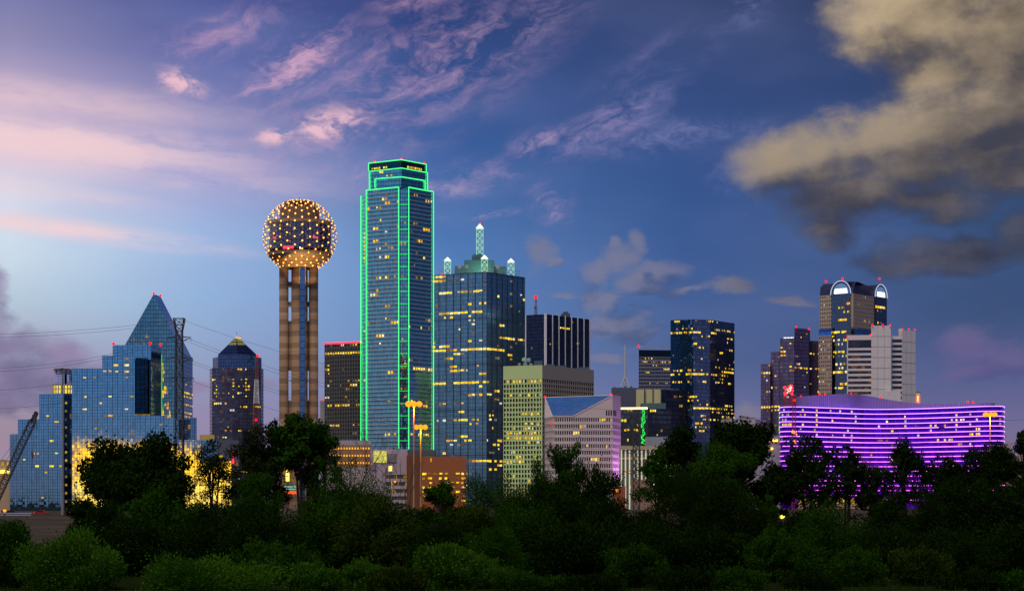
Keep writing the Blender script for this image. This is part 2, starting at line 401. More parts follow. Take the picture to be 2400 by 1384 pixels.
# ------------------------------------------------------------------ walls, grids, lit windows
class Wall:
    """vertical wall along a polyline of (px, depth) points; cells of pu x pz metres, floors counted down from the top"""
    def __init__(s, pts, ytop, ref=None, pu=3., pz=3.8, zbot=GZ, mx=.15, mz=.18, xy=False, sill=.3, ztop=None):
        s.p = [Vector((a if xy else px2x(a, b), b)) for a, b in pts]
        s.z1 = ztop if ztop is not None else py2z(ytop, ref or pts[0][1]); s.z0 = zbot
        s.seg = [(b-a).length for a, b in zip(s.p[:-1], s.p[1:])]; s.L = sum(s.seg)
        s.nu = max(1, round(s.L/pu)); s.pu = s.L/s.nu; s.pz = pz; s.nz = int((s.z1-s.z0)/pz)
        s.mx, s.mz, s.sill = mx, mz, sill; s.cache = {}; s.used = set()
    def pt(s, u, z, o=0.):
        for i, L in enumerate(s.seg):
            if u <= L + 1e-6 or i == len(s.seg)-1:
                a, b = s.p[i], s.p[i+1]; d = (b-a)/L; q = a + d*u; n = Vector((d.y, -d.x))
                return Vector((q.x+n.x*o, q.y+n.y*o, z))
            u -= L
    def hit(s, px, py):
        k = (px-CX)/FL; acc = 0; best = None
        for i, L in enumerate(s.seg):
            a, b = s.p[i], s.p[i+1]; d = b-a
            den = d.x - k*d.y
            if abs(den) > 1e-9:
                t = (k*a.y - a.x)/den
                e = max(-t, t-1, 0)
                if best is None or e < best[0]:
                    tt = min(max(t, 0), 1); q = a + d*tt; best = (e, acc+tt*L, CZ+(HY-py)/FL*q.y)
            acc += L
        return best[1], best[2]
    def cell(s, px, py):
        u, z = s.hit(px, py)
        return min(max(int(u/s.pu), 0), s.nu-1), int((s.z1-z)/s.pz)
    def slab(s, mb, u0, u1, za, zb, o0, o1):
        A, B_, C, E = s.pt(u0+1e-4, za, o1), s.pt(u1, za, o1), s.pt(u1, za, o0), s.pt(u0+1e-4, za, o0)
        up = Vector((0, 0, zb-za))
        mb.hexa([A, B_, C, E, A+up, B_+up, C+up, E+up])
    def cellmb(s, mb, i, j, o=.05, th=.08, var=(0, 1, 0, 1)):
        u0 = i*s.pu + s.mx*s.pu; u1 = (i+1)*s.pu - s.mx*s.pu
        zb = s.z1 - j*s.pz - s.mz*s.pz; za = s.z1-(j+1)*s.pz + s.sill*s.pz
        a, b, c, e = var
        s.slab(mb, u0+(u1-u0)*a, u0+(u1-u0)*b, za+(zb-za)*c, za+(zb-za)*e, o-th, o)
    def fins(s, mb, w, d, every=1, z0=None, z1=None, ends=True):
        for i in range(0 if ends else 1, s.nu+1 if ends else s.nu, every):
            u = i*s.pu; s.slab(mb, max(u-w/2, 0), min(u+w/2, s.L), z0 or s.z0, z1 or s.z1, 0., d)
    def bands(s, mb, h_, d, every=1, j0=0, j1=None):
        ul = [0]
        for L in s.seg: ul.append(ul[-1]+L)
        for j in range(j0, (j1 or s.nz)+1, every):
            z = s.z1 - j*s.pz
            for a, b in zip(ul[:-1], ul[1:]): s.slab(mb, a, b, z-h_/2, z+h_/2, 0., d)

MIXL = ['lit']*7+['litdim']; MIXS = ['lit']*8+['litdim']*3+['litwhite']+['faint']
VARS = ((0, 1, 0, 1), (0, 1, .15, 1), (0, 1, .3, 1), (0, .6, 0, 1), (.45, 1, .1, .9), (.1, .8, .35, 1))
class Bld:
    def __init__(s, name, label, cat, px, Y, group=None):
        s.root = thing(name, label, cat, (px2x(px, Y), Y, GZ), group); s.lit = []; s.beac = []
        s.rng = random.Random(hash(label) % 1000 if False else sum(map(ord, label)))
    def add(s, w, i, j, mat='lit', full=False):
        if (i, j) in w.used or not (0 <= i < w.nu and 0 <= j < w.nz): return
        w.used.add((i, j)); s.lit.append((w, i, j, mat, VARS[:2] if full else VARS))
    def runs(s, w, rows, mat=None):
        for r in rows:
            py, a, b = r[:3]; prob = r[3] if len(r) > 3 else .9
            i0, j = w.cell(a, py); i1, _ = w.cell(b, py)
            for i in range(min(i0, i1), max(i0, i1)+1):
                if s.rng.random() < prob*(1 if prob > .8 else .8): s.add(w, i, j, mat or s.rng.choice(MIXL if prob > .85 else MIXS), prob > .85)
    def scatter(s, w, n, j0=0, j1=None, mat=None):
        for _ in range(int(n*.9)):
            i = s.rng.randrange(w.nu); j = s.rng.randrange(j0, j1 or w.nz)
            mt = mat or s.rng.choice(['lit', 'litdim', 'litdim', 'litwhite', 'faint', 'faint', 'faint'])
            s.add(w, i, j, mt)
            if s.rng.random() < .35: s.add(w, min(i+1, w.nu-1), j, mt)
    def dots(s, w, pts, mat='lit'):
        for p in pts: s.add(w, *w.cell(*p[:2]), mat if len(p) < 3 else p[2])
    def beacon(s, px, py, Y, r=.8):
        c = Vector((px2x(px, Y), Y, py2z(py, Y))); mb = MB(); mb.ball(c, r*.85); mb.build('beacon', M['red'], s.root)
    def done(s):
        lit = list(s.lit); s.rng.shuffle(lit)
        for (w, i, j, mt, vs) in lit[:100]:
            key = (mt, j*0)
            if len(w.seg) > 1:
                mb = MB(); w.cellmb(mb, i, j); mb.build('window', M[mt], s.root); continue
            q = s.rng.choice(vs); ck = (mt, q)
            if ck not in w.cache:
                mb = MB(); w.cellmb(mb, 0, 0, var=q); w.cache[ck] = mb.build('window', M[mt], s.root); o = w.cache[ck]
            else:
                o = w.cache[ck].copy(); COL.objects.link(o)
            dlt = w.pt(i*w.pu, 0) - w.pt(0, 0); o.location = (dlt.x, dlt.y, -j*w.pz)
        rest = {}
        for (w, i, j, mt, vs) in lit[100:]:
            w.cellmb(rest.setdefault(mt, MB()), i, j, var=s.rng.choice(vs))
        for mt, mb in rest.items():
            o = mb.build('window', M[mt], s.root); o['kind'] = 'stuff'
def footprint(front, back=40., shrink=0.):
    """front: (px, depth) left to right as seen; returns a ccw polygon with a plain back"""
    f = [(px2x(a, b), b) for a, b in front]
    ym = max(y for _, y in f) + back
    # plans narrow or widen a little towards the back, as the real blocks' hidden flanks do
    xl, xr = f[0][0], f[-1][0]
    if xl > 0: xl = px2x(front[0][0]+.5, ym)
    if xr < 0: xr = px2x(front[-1][0]-.5, ym)
    return f + [(xr, ym), (xl, ym)]
# ------------------------------------------------------------------ ground, road
mb = MB()
ys = [-4000, -60, 100, 300, 440, 470, 520, 570, 618, 630, 1200, 3000, 14000]
zs = [0, 0, 0, 0, 0, .7, 2.6, 4.7, 6.4, 6.5, 6.5, 6.5, 6.5]
for a in range(len(ys)-1):
    mb.face([(-9000, ys[a], zs[a]), (9000, ys[a], zs[a]), (9000, ys[a+1], zs[a+1]), (-9000, ys[a+1], zs[a+1])])
m_, k = newmat('dry_grass_ground')
co = k.node('ShaderNodeTexCoord').outputs['Object']
n1 = k.noise(k.v('MULTIPLY', co, (.03, .09, .4)), 1., 8, .6); n2 = k.noise(k.v('MULTIPLY', co, (.8, 2.4, 3.)), 1., 5, .65)
c = k.mix(k.step(n1, .35, .65), (.050, .040, .032), (.095, .078, .066)); c = k.mix(k.step(n2, .4, .7), c, (.045, .045, .03))
yy = k.sep(co)[1]
flat = k.mix(n2, (.006, .012, .003), (.016, .024, .006))
c = k.mix(k.step(k.m('ADD', yy, k.m('MULTIPLY', n1, 40.)), 452., 470.), flat, c)
p = k.node('ShaderNodeBsdfDiffuse'); k.put(p.inputs[0], c); out(k, p.outputs[0])
o = mb.build('ground', m_); o['kind'] = 'structure'
mb = MB(); mb.box(-700, 900, 640, 662, 6.5, 6.53)
M['asphalt'] = diffuse('asphalt', (.05, .05, .052), .9)
o = mb.build('road', M['asphalt']); o['kind'] = 'structure'

# ================================================================== 1 stepped mirror hotel
M['hyatt'] = glass('blue_mirror_glass', (.205, .46, .64), 1.3, 1.6, (.09, .11), (.012, .03, .055), wob=.0016, rough=.02, var=.22, bold=(2.6, .22), bigw=8.)
M['hyatt_dark'] = glass('shaded_mirror_glass', (.05, .09, .13), 2.35, 2.55, (.2, .2), (.01, .02, .03), wob=.02, rough=.05)  # darker copy of the mirror glass, shade of recesses and sides put into the tint
H = Bld('hotel', 'stepped blue mirror-glass hotel with a yellow glow reflected low on its walls', 'hotel', 250, 1060)
def hblock(front, ytop, ref, back=22, mat='hyatt', nm='glass_block'):
    mb = MB(); mb.prism(footprint(front, back), GZ, py2z(ytop, ref)); mb.build(nm, M[mat], H.root)
    mb = MB(); fp = footprint(front, back); z = py2z(ytop, ref)
    return [Wall([a, b], ytop, ref, 2.6, 3.2, mz=.34, sill=.36, mx=.1) for a, b in zip(front[:-1], front[1:])]
wA = hblock([(42, 1050), (92, 1047)], 982, 1050)
hblock([(23, 1062), (43, 1058)], 1016, 1058, 15)
wB = hblock([(92, 1046), (150, 1042)], 922, 1042, 26)
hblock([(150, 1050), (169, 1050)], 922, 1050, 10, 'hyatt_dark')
wC = hblock([(168.5, 1040), (240, 1040)], 863, 1040, 30)
wD = hblock([(239.5, 1037.5), (316, 1037.5), (317.5, 1052)], 833, 1037.5, 28)
wE = hblock([(264, 1062), (354, 1062), (378, 1085)], 808, 1062, 22)
wF = hblock([(316.5, 1034), (383, 1034), (386, 1041)], 973, 1034, 26)
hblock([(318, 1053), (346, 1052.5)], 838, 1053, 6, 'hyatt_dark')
wG = hblock([(385, 1041), (419, 1046)], 978, 1041, 18)
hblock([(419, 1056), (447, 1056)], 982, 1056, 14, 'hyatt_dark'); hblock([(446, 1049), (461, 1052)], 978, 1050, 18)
hblock([(383.5, 1032), (470, 1032)], 1030, 1032, 12)
hblock([(470, 1031), (543, 1031)], 1080, 1031, 30)
hblock([(461, 1052), (508, 1054)], 1030, 1052, 14)
H.dots(wA[0], [(75, 1061), (84, 1062), (59, 1078), (84, 1090), (98, 1095)], 'lit')
H.dots(wB[0], [(110,978),(106,979),(130,992),(133,992),(118,1036),(138,1062),(121,1091),(143,1092),(108,1110,'litdim'),(97,1163,'litdim')])
H.dots(wC[0], [(196,889),(217,891,'litdim'),(221,891,'litdim'),(196,932),(200,963),(219,1004,'litdim'),(233,948),(217,992,'litdim')])
H.dots(wD[0], [(292,843,'litdim'),(296,843,'litdim'),(266,859),(293,859),(297,859),(249,875),(255,875),(266,874),(302,875),(298,887),(303,887),(262,930),(299,960),(303,960),(261,975),(251,967,'litdim'),(307,932,'litdim')])
H.dots(wE[0], [(330,846,'litdim')])
H.dots(wF[0], [(374,998,'litdim')])
mb = MB()
for zz in range(14): mb.box(px2x(153, 1049), px2x(157, 1049), 1048.6, 1048.9, GZ+zz*4.2, GZ+zz*4.2+1.2)
o = mb.build('stairwell_light', M['litdim'], H.root); o['kind'] = 'stuff'
mb = MB(); mb.box(px2x(317, 1052), px2x(352, 1052), 1050.5, 1052.2, py2z(973, 1034)+.1, py2z(966, 1034)); mb.build('terrace_light', M['litdim'], H.root)
for (x, y, Y) in ((266, 805, 1064), (352, 804, 1064), (376, 807, 1084)): H.beacon(x, y, Y, .9)
H.done()

# low buildings around the hotel foot
g_ = Bld('parking_garage', 'low beige garage with a bright yellow light strip at the far left edge', 'garage', 0, 1120)
mb = MB(); mb.prism(footprint([(-120, 1120), (24, 1120)], 40), GZ, py2z(1078, 1120)); mb.build('wall', diffuse('beige_wall', (.5, .36, .22)), g_.root)
mb = MB(); mb.box(px2x(-118, 1119), px2x(23, 1119), 1118.6, 1119.7, py2z(1108, 1119), py2z(1101, 1119)); mb.build('light_strip', M['yellow'], g_.root)
wl = Wall([(-120, 1120), (24, 1120)], 1078, 1120, 3, 4.6); g_.runs(wl, [(1092, 0, 22, .7), (1121, 0, 22, .4)], 'litdim'); g_.done()
k_ = Bld('office_annex', 'low dark glass annex at the foot of the stepped hotel, yellow roof box on top', 'building', 490, 1180)
mb = MB(); mb.prism(footprint([(465, 1180), (560, 1180)], 30), GZ, py2z(1031, 1180)); mb.build('wall', diffuse('dark_annex_wall', (.10, .12, .16)), k_.root)
mb = MB(); mb.prism(footprint([(468, 1190), (503, 1190)], 18), py2z(1031, 1180), py2z(1018, 1190)); mb.build('roof_box', diffuse('ochre_roof_box', (.62, .45, .12)), k_.root)
k_.scatter(Wall([(465, 1180), (560, 1180)], 1031, 1180, 3, 4), 12, mat='litdim'); mb = MB(); mb.box(px2x(545, 1179), px2x(548, 1179), 1179, 1179.6, py2z(1086, 1179), py2z(1057, 1179)); mb.build('red_sign_strip', M['redneon'], k_.root); k_.done()

# ================================================================== small crowned tower behind the hotel
t_ = Bld('round_tower', 'small pale tower top with a glowing band behind the stepped hotel', 'building', 143, 2300)
c0 = px2x(143, 2300); rr = 27*2300/FL
mb = MB(); mb.lathe(c0, 2315, [(rr, GZ), (rr, py2z(921, 2300))], 24); mb.build('wall', diffuse('pale_stone_wall', (.5, .48, .45)), t_.root)
mb = MB(); mb.lathe(c0, 2315, [(rr*.98, py2z(920.5, 2300)), (rr*.98, py2z(902, 2300))], 24); mb.build('crown_light', lit_window('crown_light_glass', [(0, Y3), (1, Y4)], 1.1), t_.root)
mb = MB()
for i in range(24):
    a = i*math.pi/12; x, y = c0+rr*math.cos(a), 2315+rr*math.sin(a); mb.box(x-.6, x+.6, y-.6, y+.6, py2z(921, 2300), py2z(898, 2300))
mb.lathe(c0, 2315, [(rr*1.02, py2z(911, 2300)), (rr*1.02, py2z(909, 2300))], 24)
mb.build('crown_column', M['concrete'], t_.root)
mb = MB(); mb.lathe(c0, 2315, [(rr*.82, py2z(902, 2300)), (rr*.82, py2z(876, 2300)), (rr*.7, py2z(872, 2300)), (rr*.7, py2z(866, 2300))], 24); mb.build('top_drum', glass('lilac_drum_glass', (.6, .62, .8), 2, 3, wob=.02), t_.root)
t_.beacon(128, 870, 2300, 1.0); t_.done()

# ================================================================== 2 prism tower with the gabled point
M['fount'] = glass('deep_teal_glass', (.14, .32, .40), 2.6, 4., (.3, .4), (.008, .02, .035), wob=.012, rough=.04, var=.25)
M['fount_side'] = M['fount']
F = Bld('prism_tower', 'blue-green glass tower cut to a sharp triangular point', 'skyscraper', 362, 2050)
Yf, Yb = 2050, 2085
def V3(px, py, Y): return (px2x(px, Y), Y, py2z(py, Y))
fl, fr = (px2x(268, Yf), Yf), (px2x(430, Yf+2), Yf+2); br_, bl_ = (px2x(451.5, Yb+20), Yb+20), (px2x(290, Yb+20), Yb+20)
zl, zr = py2z(852, Yf), py2z(826, Yf); ap = V3(360, 689, Yf); ab = V3(376, 694, Yb+20)
zb = py2z(842, Yb+20)
mb = MB()
fw = fr[0]-fl[0]
mb.face([(*fl, GZ), (*fr, GZ), (*fr, zr), ap, (*fl, zl)], [(0, GZ), (fw, GZ), (fw, zr), (ap[0]-fl[0], ap[2]), (0, zl)])
sd = math.dist(fr, br_)
mb.face([(*fr, GZ), (*br_, GZ), (*br_, zb), (*fr, zr)], [(0, GZ), (sd, GZ), (sd, zb), (0, zr)])
sl = math.dist((fr[0], zr), (ap[0], ap[2]))
mb.face([(*fr, zr), (*br_, zb), ab, ap], [(0, 0), (sd, 0), (sd, sl), (0, sl)])
mb.face([(*br_, GZ), (*bl_, GZ), (*bl_, zl), ab, (*br_, zb)]); mb.face([(*bl_, GZ), (*fl, GZ), (*fl, zl), (*bl_, zl)]); mb.face([(*bl_, zl), (*fl, zl), ap, ab])
mb.build('glass_shell', M['fount'], F.root)
wF1 = Wall([(268, Yf), (430, Yf+2)], 689, Yf, 2.6, 4.0, mz=.2, sill=.3); wF2 = Wall([(430, Yf+2), (451.5, Yb+20)], 689, Yf, 3., 4.0)
F.runs(wF1, [(765, 345, 390, .6), (757, 384, 390, .7), (774, 322, 400, .5), (783, 345, 400, .45), (791, 328, 402, .7), (801, 388, 412, .7), (813, 392, 420, .4), (820, 378, 420, .4), (830, 390, 415, .3), (867, 379, 398, .95), (874, 398, 428, .2), (884, 380, 428, .2), (905, 385, 428, .25), (922, 378, 408, 1.), (926, 410, 428, .9), (934, 395, 428, .75), (947, 380, 428, .3), (958, 384, 428, .35), (968, 380, 428, .6), (974, 385, 412, .5)])
F.runs(wF2, [(923, 432, 451, .9), (930, 432, 451, .8), (944, 430, 450, .4), (952, 436, 451, .5), (965, 436, 451, .7), (974, 432, 451, .5), (962, 432, 451, .6), (905, 432, 450, .2)])
mb = MB(); mb.tube(V3(378.5, 830, Yf-.5), V3(378.5, 970, Yf-.5), .5); mb.build('green_glow_strip', M['greenrung'], F.root)  # glowing tube stands for the green neon's reflection at the mirror hotel's edge
for q in ((360, 687), (376, 692)): F.beacon(*q, Yf+2, 1.4)
F.done()

# ================================================================== 3 granite tower with the glass pyramid
M['granite'] = glass('dark_granite_and_glass', (.10, .105, .17), 3.1, 4., (.7, .9), (.085, .08, .115), wob=.03, rough=.12, var=.6, diff=.3)
M['pyr'] = glass('dark_pyramid_glass', (.09, .13, .24), 3.2, 4, (.3, .4), (.02, .03, .05), wob=.015, rough=.08, var=.3)
G = Bld('pyramid_tower', 'dark granite tower with stepped shoulders and a glass pyramid roof', 'skyscraper', 555, 2400)
Yg = 2400
mb = MB(); mb.prism(footprint([(491.5, Yg+30), (497, Yg+8), (514, Yg+2), (598, Yg), (611, Yg+8), (617.5, Yg+30)], 45), GZ, py2z(861, Yg)); mb.build('wall', M['granite'], G.root)
mb = MB(); mb.prism(footprint([(498.5, Yg+30), (512, Yg+10), (600, Yg+9), (613, Yg+30)], 40), py2z(861, Yg), py2z(834, Yg)); mb.build('shoulder', M['pyr'], G.root)
mb = MB(); mb.prism(footprint([(511, Yg+8), (556, Yg+4), (601, Yg+8)], 40), GZ, py2z(829, Yg)); mb.build('core', M['pyr'], G.root)
mb = MB(); base = footprint([(511, Yg+8), (556, Yg+4), (601, Yg+8)], 40); ap = (px2x(555, Yg+26), Yg+26, py2z(787, Yg+26)); zz = py2z(829, Yg)
for i in range(5):
    a, b = base[i], base[(i+1) % 5]; L = math.dist(a, b); h_ = ap[2]-zz
    mb.face([(*a, zz), (*b, zz), ap], [(0, 0), (L, 0), (L/2, h_)])
mb.build('pyramid_roof', M['pyr'], G.root)
mb = MB(); q = .17
for i in range(5):
    a, b = Vector((*base[i], zz)), Vector((*base[(i+1) % 5], zz)); A = Vector(ap)
    mb.face([A+(a-A)*q+Vector((0, -.3, .4)), A+(b-A)*q+Vector((0, -.3, .4)), A+Vector((0, -.3, .8))])
mb.build('pyramid_tip', M['white_steel'], G.root)
mb = MB(); mb.tube(ap, (ap[0], ap[1], ap[2]+5), .25); mb.build('finial', M['steel'], G.root)
mb = MB()
for (y0, y1) in ((795, 799.5), (801.5, 808)):
    for sgn in (0,):
        za, zb_ = py2z(y1, Yg+14), py2z(y0, Yg+14)
        fa, fb = (za-zz)/(ap[2]-zz), (zb_-zz)/(ap[2]-zz)
        for i in (0, 1):
            a, b = Vector((*base[i], zz)), Vector((*base[i+1], zz)); A = Vector(ap); dn = Vector((0, -.5, .15))
            c1, c2 = a+(b-a)*.08, a+(b-a)*.92
            mb.face([c1+(A-c1)*fa+dn, c2+(A-c2)*fa+dn, c2+(A-c2)*fb+dn, c1+(A-c1)*fb+dn])
mb.build('lantern_window', lit_window('lantern_glass', [(0, (.20, .18, .05)), (1, (.26, .23, .08))], 1.), G.root)
mb = MB(); mb.box(px2x(551, Yg), px2x(560, Yg), Yg+17, Yg+18, py2z(794.5, Yg+17), py2z(790, Yg+17)); mb.build('lantern_light', M['lit'], G.root)
wG1 = Wall([(514, Yg+1.9), (598, Yg-.1)], 861, Yg, 3.1, 4.); wG0 = Wall([(497, Yg+7.9), (514, Yg+1.9)], 861, Yg, 3.1, 4.); wG2 = Wall([(598, Yg-.1), (611, Yg+7.9)], 861, Yg, 3.1, 4.)
G.runs(wG1, [(864, 512, 525, .8), (864, 560, 565, .9), (864, 570, 576, .7), (925, 514, 545, .35), (942, 514, 540, .7), (950, 562, 598, .8), (985, 520, 540, .7), (993, 510, 535, .5), (1010, 530, 545, .7), (902, 545, 580, .3), (912, 545, 580, .2), (925, 560, 585, .5)])
G.runs(wG0, [(892, 497, 505, .95), (943, 497, 512, .95), (905, 503, 512, .4), (925, 500, 512, .5)]); G.runs(wG2, [(951, 600, 611, .9), (925, 600, 611, .6)])
for x in (505.5,):
    for y in range(905, 935, 6): G.dots(wG0, [(x, y)])
for x in (548, 574): 
    for y in range(890, 930, 9): G.dots(wG1, [(x, y)])
G.scatter(wG1, 34); G.scatter(wG0, 8); G.scatter(wG2, 8)
wGs = Wall([(512, Yg+9.9), (600, Yg+8.9)], 834, Yg, 3.1, 4.); G.runs(wGs, [(841, 588, 600, 1.), (848, 545, 560, .7)])
G.beacon(604, 833, Yg+5, 1.8); G.done()

# ================================================================== 4 ball-topped observation tower
M['tower_conc'] = diffuse('banded_tan_concrete', (.29, .19, .115), .85, .2, .2, bands=(4.6, .30))
M['drum_glass'] = glass('dark_drum_glass', (.13, .13, .20), 2.2, 4.6, (.35, .3), (.05, .045, .05), wob=.03, rough=.1)
U = Bld('observation_tower', 'tall concrete tower topped by a geodesic ball of lights', 'tower', 702.5, 1080)
ux, uy, us = px2x(702.5, 1080), 1080., 1080/FL
def uz(py): return py2z(py, 1080)
def ux_(px): return px2x(px, 1080)
mb = MB(); mb.lathe(ux_(702), uy, [(4.3, GZ), (4.3, uz(620))], 40); mb.build('core_shaft', M['tower_conc'], U.root, True)
for px, dy in ((665.5, -.5), (735, -.5), (700, 8.5)):
    mb = MB(); mb.lathe(ux_(px), uy+dy, [(2.45, GZ), (2.45, uz(616))], 28); mb.build('column', M['tower_conc'], U.root, True)
mb = MB()
for a, b in ((674, 684.5), (719, 727)):
    for y0, y1 in ((612, 627), (660, 673), (707, 719), (752, 868), (890, 893), (938, 1190)):
        mb.box(ux_(a), ux_(b), uy-.6, uy+.6, uz(y1), uz(y0))
mb.build('web_wall', M['tower_conc'], U.root)
mb = MB()
for y0 in (673.2, 719.2, 893.2):
    mb.box(ux_(673), ux_(685), uy-1.8, uy-.65, uz(y0), uz(y0-2.2)); mb.box(ux_(718), ux_(729), uy-1.8, uy-.65, uz(y0), uz(y0-2.2))
mb.build('platform', M['concrete'], U.root)
mb = MB(); mb.box(ux_(703.5), ux_(719.5), uy-5.4, uy-3., GZ, uz(626)); mb.build('elevator_housing', M['tower_conc'], U.root)
mb = MB(); mb.prism([(ux_(705.8), uy-5.75), (ux_(717), uy-5.75), (ux_(717), uy-5.43), (ux_(705.8), uy-5.43)], GZ, uz(627)); mb.build('elevator_glass', glass('elevator_glass', (.10, .2, .34), 3, 3.4, (.2, .3), wob=.02), U.root)
Z0 = uz(554); RB = 19.3
def ring(nm, prof, mat, n=48): mb = MB(); mb.lathe(ux, uy, prof, n); return mb.build(nm, mat, U.root)
M['deck'] = diffuse('tan_deck_concrete', (.34, .25, .16), .8)
ring('deck_ring', [(8.2, uz(629)), (10.5, uz(618)), (15.2, uz(607)), (16.6, uz(600)), (16.6, uz(594)), (15.9, uz(593.5))], M['deck'])
ring('observation_drum', [(15.6, uz(593)), (16.4, uz(588)), (16.6, uz(528))], M['drum_glass'])
ring('roof_ring', [(16.9, uz(528)), (16.9, uz(521)), (12., uz(518.5))], M['deck'])
ring('upper_drum', [(10.3, uz(520)), (10.3, uz(489)), (9., uz(487.5))], diffuse('dark_drum_wall', (.17, .13, .10), .8))
mb = MB()
for i in range(16):
    a = i*math.pi/8; mb.box(ux+8*math.cos(a)-.2, ux+8*math.cos(a)+.2, uy+8*math.sin(a)-.2, uy+8*math.sin(a)+.2, uz(488), uz(477))
mb.lathe(ux, uy, [(8.4, uz(478)), (8.4, uz(475))], 24); mb.build('roof_frame', M['steel'], U.root)
mb = MB()
for t0, t1 in ((-115, -95), (-140, -132), (-60, -50)):
    n_ = 8
    for i in range(n_):
        a, b = R(t0+(t1-t0)*i/n_), R(t0+(t1-t0)*(i+1)/n_)
        q = lambda t, z: (ux+16.75*math.cos(t), uy+16.75*math.sin(t), z)
        zt = uz(585) if t0 == -115 else uz(562); zb2 = uz(591) if t0 == -115 else uz(565)
        mb.face([q(a, zb2), q(b, zb2), q(b, zt), q(a, zt)])
mb.build('red_light_panel', M['redneon'], U.root)
wU = MB()
for _ in range(26):
    t = R(random.uniform(-165, -15)); z = uz(random.choice([532, 535, 538, 548, 560, 572]))
    x, y = ux+16.7*math.cos(t), uy+16.7*math.sin(t); wU.ball((x, y, z), .32, 5, 4)
o = wU.build('interior_light', M['litdim'], U.root); o['kind'] = 'stuff'
nodes = {}
rows = [-57+6.25*i for i in range(22)]
for kk, la in enumerate(rows):
    for j in range(15):
        lo = R(24*j+12*(kk % 2)+4); la_ = R(la)
        nodes[kk, j] = Vector((ux+RB*math.cos(la_)*math.cos(lo), uy+RB*math.cos(la_)*math.sin(lo), Z0+RB*math.sin(la_)))
mb = MB(); mb.box(ux_(672), ux_(680), uy-4.5, uy-4.2, uz(1127), uz(1092)); mb.build('base_light', M['yellow'], U.root)
st_ = MB()
for (kk, j), p_ in nodes.items():
    for (k2, j2) in ((kk+1, j if kk % 2 == 0 else (j+1) % 15), (kk+1, (j-1) % 15 if kk % 2 == 0 else j), (kk+2, j)):
        if (k2, j2) in nodes: st_.tube(p_, nodes[k2, j2], .10, n=4, cap=False)
for kk in (0, 1, 20, 21):
    for j in range(15): st_.tube(nodes[kk, j], nodes[kk, (j+1) % 15], .1, n=4, cap=False)
st_.build('lattice_ball', diffuse('bronze_strut', (.42, .27, .14), .5), U.root)
bulb = None; rest = MB(); cnt = 0
for (kk, j), p_ in sorted(nodes.items(), key=lambda q: q[1].y):
    if cnt < 100:
        if bulb is None:
            mb = MB(); mb.ball(p_, .41, 6, 4); bulb = mb.build('light_bulb', M['warm'], U.root); b0 = p_.copy()
        else:
            o = bulb.copy(); COL.objects.link(o); o.location = p_ - b0
        cnt += 1
    else: rest.ball(p_, .34, 5, 3)
o = rest.build('light_bulb', M['warm'], U.root); o['kind'] = 'stuff'
mb = MB(); mb.tube((ux, uy, Z0+RB-2), (ux, uy, Z0+RB+1.2), .2); mb.build('mast', M['steel'], U.root)
for q in ((704, 469.5), (699, 471)): U.beacon(*q, 1080, .8)
ld = D.lights.new('shaft_uplight', 'SPOT'); ld.energy = 24000; ld.color = (1., .60, .24); ld.spot_size = R(60); ld.shadow_soft_size = 1.
lo_ = D.objects.new('shaft_uplight', ld); COL.objects.link(lo_); lo_.location = (ux+3, uy-26, Z0-20-8); lo_.rotation_euler = (R(125), 0, 0)
U.done()

# ================================================================== 5 dark tower with the red roof line
M['rust'] = glass('dark_bronze_grid', (.10, .10, .10), 2.7, 3.7, (1.1, 1.2), (.035, .034, .03), wob=.03, rough=.12, var=.6, diff=.3)
K = Bld('office_tower', 'dark gridded tower with a red neon roof line beside the green-outlined skyscraper', 'skyscraper', 800, 1900)
mb = MB(); mb.prism(footprint([(761, 1900), (850, 1880)], 45), GZ, py2z(806, 1900)); mb.build('wall', M['rust'], K.root)
wK = Wall([(761, 1899.9), (850, 1879.9)], 806, 1900, 2.7, 3.7)
mb = MB(); wK.fins(mb, .8, .35); wK.bands(mb, .9, .25); mb.build('facade_grid', diffuse('bronze_grid', (.12, .12, .105)), K.root)
K.runs(wK, [(813, 763, 842, .55), (826, 763, 845, .97), (948, 772, 815, .9), (946, 815, 842, .6), (875, 768, 778, .5), (873, 808, 820, .8), (894, 770, 845, .1), (898, 822, 835, .9), (993, 762, 790, .8), (998, 795, 845, .25), (865, 762, 768, 1.)])
K.runs(wK, [(928, 764, 770, 1.), (996, 762, 786, .7)], 'litwhite'); K.scatter(wK, 26)
mb = MB(); mb.tube(wK.pt(0, wK.z1+.4, .4), wK.pt(wK.L, wK.z1+.4, .4), .7); mb.build('neon_line', M['redneon'], K.root)
for x in (761, 790, 821): K.beacon(x, 804-(x-761)*.035, 1898, .9)
K.done()
K = Bld('slim_tower', 'slim pale tower top with a red beacon squeezed beside the dark red-lined tower', 'building', 756, 2300)
mb = MB(); mb.prism(footprint([(750.5, 2300), (762, 2300)], 15), GZ, py2z(938, 2300)); mb.build('wall', diffuse('pale_tower_wall', (.34, .32, .32)), K.root)
K.scatter(Wall([(750.5, 2299.9), (762, 2299.9)], 938, 2300, 1.6, 3.6), 8); K.beacon(757, 935.5, 2302, 1.3); K.done()

